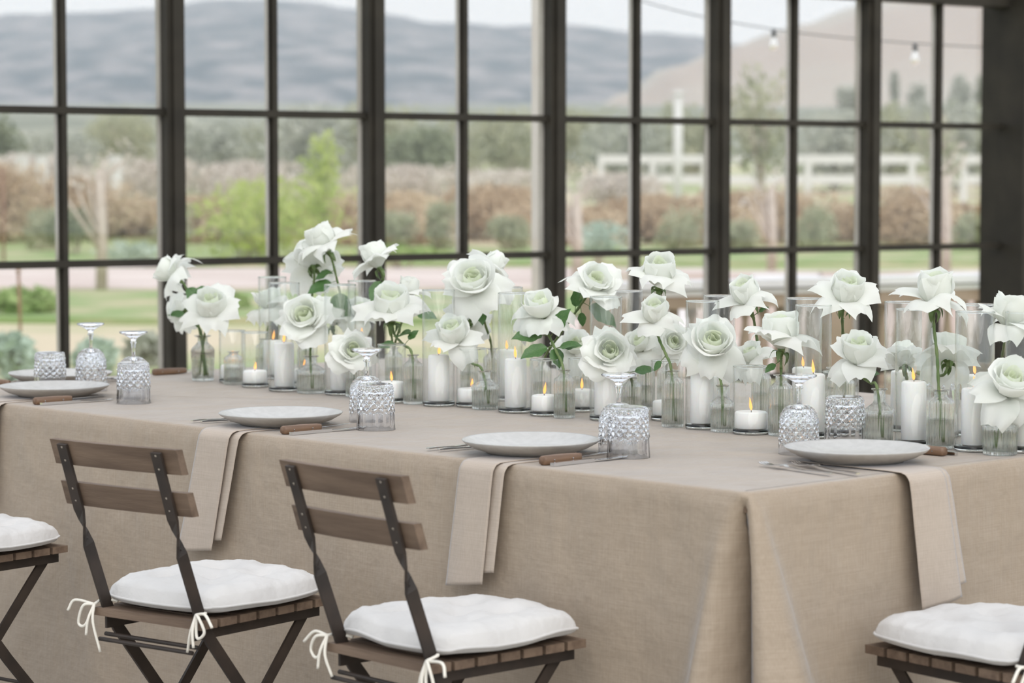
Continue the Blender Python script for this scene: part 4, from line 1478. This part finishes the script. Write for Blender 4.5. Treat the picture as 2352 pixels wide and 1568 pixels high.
# string of bulbs outside
def festoon():
    d = 16.0
    pts = [(1180, -110), (1480, 8), (1774, 70), (2097, 102), (2400, 112), (2700, 90)]
    w = [garden(d, X(a, d), Z(b, d)) for a, b in pts]
    root = empty('string_lights', tuple(w[0]), 0, 'drooping festoon cable with clear bulbs outside the right windows', 'string lights')
    sp = spline([p - w[0] for p in w], 10)
    MB().tube(sp, 0.0035, 6).build('cable', 'cable', root, True)
    bulb = MB().lathe([(0.001, 0), (0.014, -0.002), (0.016, -0.02), (0.026, -0.05), (0.028, -0.065), (0.020, -0.085), (0.001, -0.094)], 16).mesh('bulb', 'bulb', True)
    sock = MB().lathe([(0.001, 0.045), (0.014, 0.042), (0.017, 0.0), (0.001, -0.001)], 12).mesh('socket', 'cable', True)
    for k in (2, 3):
        s = link(bpy.data.objects.new('socket', sock), root)
        s.location = w[k] - w[0] + Vector((0, 0, -0.045))
        b = link(bpy.data.objects.new('bulb', bulb), s)
        b.location = (0, 0, 0)
festoon()

# white ranch fence and pole on the rise
def ranch_fence():
    d = 78.0
    gz = ground_z(d)
    root = empty('ranch_fence', tuple(garden(d, X(1380, d), gz)), math.atan2(RGT.y, RGT.x), 'white two-rail ranch fence on the rise at right', 'fence')
    x0, x1 = 0.0, X(2330, d) - X(1380, d)
    zt = Z(366, d) - gz
    zb = Z(412, d) - gz
    n_ = 9
    for i in range(n_):
        x = x0 + (x1 - x0) * i / (n_ - 1)
        MB().box((x - 0.09, -0.09, -0.3), (x + 0.09, 0.09, zt + 0.12)).build('fence_post', 'white_paint', root)
        if i < n_ - 1:
            xe = x0 + (x1 - x0) * (i + 1) / (n_ - 1)
            for z in (zt, zb):
                MB().box((x, -0.05, z - 0.14), (xe, 0.0, z + 0.14)).build('fence_rail', 'white_paint', root)
ranch_fence()
d = 74.0
po = empty('white_pole', tuple(garden(d, X(1556, d), ground_z(d))), 0, 'tall white pole standing at the ranch fence', 'pole')
MB().tube([(0, 0, -0.3), (0, 0, Z(215, d) - ground_z(d))], 0.14, 10).build('shaft', 'white_paint', po, True)
MB().lathe([(0.001, 0.08), (0.11, 0.05), (0.19, 0.0), (0.19, -0.06), (0.001, -0.07)], 12).build('cap', 'white_paint', po, True).location = (0, 0, Z(215, d) - ground_z(d))

# shrubs and trees, near to far
def bush(px, base_py, top_py, width_px, d, m, label, n_=900, seed=0, size=0.09, name='shrub', cat='shrub', group=None, lumps=5, trunk=None, bark='bark'):
    rnd = random.Random(seed * 13 + 7)
    gz = ground_z(d)
    h = Z(top_py, d) - gz
    w = width_px / 5700 * d
    b0 = max(0.0, Z(base_py, d) - gz)
    bl = []
    for k in range(lumps):
        t = (k + 0.5) / lumps
        cz = b0 + (h - b0) * rnd.uniform(0.25, 0.8)
        bl.append(((rnd.uniform(-0.36, 0.36) * w, rnd.uniform(-0.3, 0.3) * w, cz), (w * rnd.uniform(0.22, 0.36), w * rnd.uniform(0.22, 0.36), max(0.05, min(cz - b0 + 0.02, h - cz)) * 1.0)))
    bl.append(((0, 0, (b0 + h) / 2), (w * 0.42, w * 0.36, (h - b0) / 2)))
    return plant(name, d, X(px, d), label, cat, m, bl, n_, size, seed, trunk, group, bark)

# yellow-green shrub outside the second bay
d = 41.0
bush(610, 598, 400, 350, d, 'lime', 'bright yellow-green leafy shrub behind the left windows', 1500, 1, 0.075, lumps=12, group=None)
bush(730, 560, 292, 90, d + 0.6, 'lime', 'tall yellow-green shoot above the bright shrub', 420, 2, 0.075, lumps=7)
bush(560, 600, 470, 190, d + 0.3, 'olive', 'dark green undergrowth inside the bright shrub', 300, 3, 0.07)
# beds near the window on the left
for k, (px, b_, t_, w_, dd, m, lab) in enumerate([
    (30, 860, 760, 130, 16.5, 'sage', 'sage green bed plant at the lower left edge'), (215, 850, 775, 120, 17.0, 'sage', 'sage green bed plant behind the left wine glass'),
    (330, 830, 760, 90, 18.0, 'greygreen', 'grey-green bed plant left of the first thick post'), (60, 740, 655, 190, 24.5, 'grass', 'green grassy clump in front of the path at left'),
    (300, 605, 550, 150, 39.0, 'sage', 'sage shrub beyond the path left of the first thick post'), (1370, 580, 505, 150, 38.0, 'sage', 'sage shrub beside the veranda post'),
    (505, 720, 665, 180, 25.5, 'grass', 'green grassy clump under the bright shrub'), (930, 590, 560, 240, 38.5, 'grass', 'grassy clump on the far lawn mid picture'),
    (170, 560, 470, 130, 44.0, 'darkgreen', 'dark green shrub beyond the path at left')]):
    bush(px, b_, t_, w_, dd, m, lab, 500, 20 + k, 0.06, 'bed_plant', 'plant')
# brown dry shrubs right across
k = 0
for px, t_, w_ in ((-10, 400, 220), (170, 395, 240), (320, 410, 200), (470, 440, 210), (640, 420, 200), (830, 430, 240), (960, 405, 220), (1130, 415, 240), (1330, 430, 220), (1480, 440, 210), (1620, 425, 220), (1760, 430, 220), (1920, 425, 230), (2080, 420, 220), (2250, 420, 240)):
    dd = 52 + (k * 7) % 5
    bush(px, 585, t_ - 30 + (k * 37) % 75, w_ * 1.35, dd, 'brownbush', 'rusty brown dry shrub beyond the lawn, %s from the left' % (ORD + ['thirteenth', 'fourteenth', 'fifteenth'])[k], 3600, 40 + k, 0.075, 'dry_shrub', 'shrub', 'rusty brown dry shrubs', 7)
    k += 1
k = 0
for px, t_, w_ in ((60, 350, 300), (330, 360, 260), (560, 365, 280), (930, 375, 300), (1180, 385, 280), (1400, 395, 200)):
    bush(px, 470, t_, w_, 66 + (k * 5) % 4, 'palebrush', 'pale pinkish reed bank behind the brown shrubs, %s from the left' % ORD[k], 2200, 70 + k, 0.09, 'reed_clump', 'reeds', 'pale reed banks', 6)
    k += 1
for k, (px, t_, w_) in enumerate(((100, 470, 120), (400, 455, 100), (900, 480, 130), (1180, 490, 110), (1560, 470, 120), (1880, 465, 130), (2230, 480, 110), (1010, 455, 90), (1700, 500, 100))):
    bush(px, 590, t_, w_, 47.0, 'olive', 'small olive bush before the brown shrubs, %s from the left' % ('first', 'second', 'third', 'fifth', 'sixth', 'eighth', 'ninth', 'fourth', 'seventh')[k], 700, 170 + k, 0.06, 'olive_bush', 'shrub', 'small olive bushes', 5)
# grey-green tree line
k = 0
TL_ = [(-30, 255, 190, 'darkgreen'), (130, 300, 230, 'greygreen'), (280, 245, 230, 'olive'), (450, 262, 250, 'greygreen'), (590, 285, 200, 'olive'), (700, 240, 240, 'greygreen'), (860, 235, 220, 'olive'), (985, 290, 200, 'darkgreen'), (1110, 250, 240, 'olive'),
       (1290, 245, 260, 'olive'), (1440, 260, 220, 'greygreen'), (1560, 230, 180, 'olive'), (1900, 250, 220, 'greygreen'), (2040, 235, 220, 'olive'), (2190, 225, 220, 'greygreen'), (2330, 230, 200, 'olive')]
for px, t_, w_, m in TL_:
    bush(px, 430, t_, w_, 105 + (k * 13) % 30, m, '%s tree in the far tree line, %s from the left' % ({'olive': 'olive green', 'greygreen': 'grey-green', 'darkgreen': 'dark green'}[m], (ORD + ['thirteenth', 'fourteenth', 'fifteenth', 'sixteenth'])[k]), 2400, 90 + k, 0.17, 'far_tree', 'tree', 'trees of the far tree line', 7)
    k += 1
for k, (px, t_, b_, w_) in enumerate(((2052, 165, 235, 22), (2100, 190, 250, 60), (2200, 172, 250, 70), (2262, 160, 250, 60), (1955, 195, 255, 80), (1640, 150, 260, 50))):
    bush(px, b_ + 30, t_, w_, 300 + 12 * k, 'greygreen', 'grey tree far off on the foot of the brown hill, %s from the left' % ('third', 'fourth', 'fifth', 'sixth', 'second', 'first')[k], 900, 150 + k, 0.32, 'hill_tree', 'tree', 'trees on the hill foot', 5)
# airy tree in front of the fence
d = 60.0
gz = ground_z(d)
def airy(px, d, top, wpx, label, seed, m='olive', base=430, n_=900):
    rnd = random.Random(seed)
    gz = ground_z(d)
    h = Z(top, d) - gz
    w = wpx / 5700 * d
    tr = [([(0, 0, -0.1), (0.02, 0, h * 0.3), (0.0, 0.03, h * 0.55)], 0.13, 0.07)]
    bl = []
    for k in range(9):
        x = rnd.uniform(-0.5, 0.5) * w
        zt = h * rnd.uniform(0.62, 1.0)
        tr.append(([(0, 0, h * rnd.uniform(0.25, 0.5)), (x * 0.5, rnd.uniform(-.2, .2) * w, h * 0.62), (x, rnd.uniform(-.3, .3) * w, zt)], 0.05, 0.01))
        bl.append(((x * 0.9, rnd.uniform(-.2, .2) * w, zt * 0.85), (w * 0.16, w * 0.16, h * 0.18)))
    bl.append(((0, 0, h * 0.55), (w * 0.38, w * 0.35, h * 0.22)))
    return plant('airy_tree', d, X(px, d), label, 'tree', m, bl, n_, 0.10, seed, tr)
airy(1745, 60, 150, 210, 'slender airy tree with upright twigs before the ranch fence', 5)
airy(2160, 62, 250, 150, 'small airy tree with pale trunk before the fence at far right', 8, n_=380)
# young trees with pale trunks and stakes
def sapling(px, d, base_py, top_py, label, seed, leaf='palebrush'):
    gz = ground_z(d)
    h = Z(top_py, d) - gz
    rnd = random.Random(seed)
    tr = [([(0, 0, -0.05), (0.02, 0, h * 0.5), (0.0, 0.01, h)], 0.075, 0.055)]
    bl = []
    for k in range(6):
        x = (k - 2.5) * 0.13 * h
        tr.append(([(0, 0, h * (0.35 + 0.08 * k)), (x * 0.6, 0.05 * k, h * (0.6 + 0.07 * k)), (x, 0.08, h * (0.82 + 0.06 * k))], 0.035, 0.012))
        bl.append(((x, 0.08, h * (0.85 + 0.06 * k)), (0.2, 0.2, 0.25)))
    return plant('sapling', d, X(px, d), label, 'tree', leaf, bl, 60, 0.05, seed, tr, 'bare saplings')
sapling(232, 30, 660, 385, 'bare pale-trunked sapling in the left window bay', 3)
sapling(1325, 33, 590, 440, 'bare pale-trunked sapling right of the third thick post', 4)
sapling(1772, 36, 580, 425, 'bare pale-trunked sapling in the hanging bulb bay', 6)
sapling(2172, 35, 570, 400, 'bare pale-trunked sapling in the last window bay', 7)
# rusty stakes
for k, (px, d, t_, b_, lab) in enumerate(((42, 17.6, 620, 850, 'thin rusty stake standing in the bed at the left edge'), (8, 40, 385, 560, 'thin rusty pole far behind at the left edge'), (368, 42, 400, 560, 'thin rusty pole left of the first thick post'))):
    gz = ground_z(d)
    o = empty('garden_stake', tuple(garden(d, X(px, d), gz)), 0, lab, 'stake', 'rusty garden stakes')
    h = Z(t_, d) - gz
    MB().tube([(0, 0, -0.05), (0.01, 0, h * 0.5), (0, 0, h)], 0.011 * d / 17.6, 8).build('shaft', 'rust', o, True)
    MB().lathe([(0.001, 0.01), (0.016 * d / 17.6, 0.006), (0.016 * d / 17.6, -0.02), (0.001, -0.021)], 8).build('cap', 'rust', o, True).location = (0, 0, h)
# pale fence posts on the far left
for k, (px, lab) in enumerate(((55, 'pale fence post far left, left one of three'), (98, 'pale fence post far left, middle one of three'), (268, 'pale fence post far left, right one of three'))):
    d = 64
    o = empty('pale_fence_post', tuple(garden(d, X(px, d), ground_z(d))), 0, lab, 'post', 'pale far fence posts')
    MB().box((-0.12, -0.1, -0.2), (0.12, 0.1, Z(362, d) - ground_z(d))).build('shaft', 'white_paint', o)
    MB().box((-0.14, -0.12, 0), (0.14, 0.12, 0.06)).build('cap', 'white_paint', o).location = (0, 0, Z(362, d) - ground_z(d))

# thin summer haze lying between the garden and the hills
def haze():
    m, nt, out = nodes_of('valley haze')
    v = nt.nodes.new('ShaderNodeVolumeScatter')
    v.inputs['Color'].default_value = (0.74, 0.87, 1.0, 1)
    v.inputs['Density'].default_value = 0.00040
    v.inputs['Anisotropy'].default_value = 0.0
    nt.links.new(v.outputs[0], out.inputs['Volume'])
    mb = MB()
    vs = [garden(d, x, z) for z in (-3, 420) for d, x in ((390, -260), (390, 260), (2700, 1500), (2700, -1500))]
    mb.add(vs, [(0, 3, 2, 1), (4, 5, 6, 7), (0, 1, 5, 4), (1, 2, 6, 5), (2, 3, 7, 6), (3, 0, 4, 7)])
    o = mb.build('valley_haze', m)
    tag(o, 'thin pale haze filling the valley before the hills', 'haze', kind='stuff')
haze()
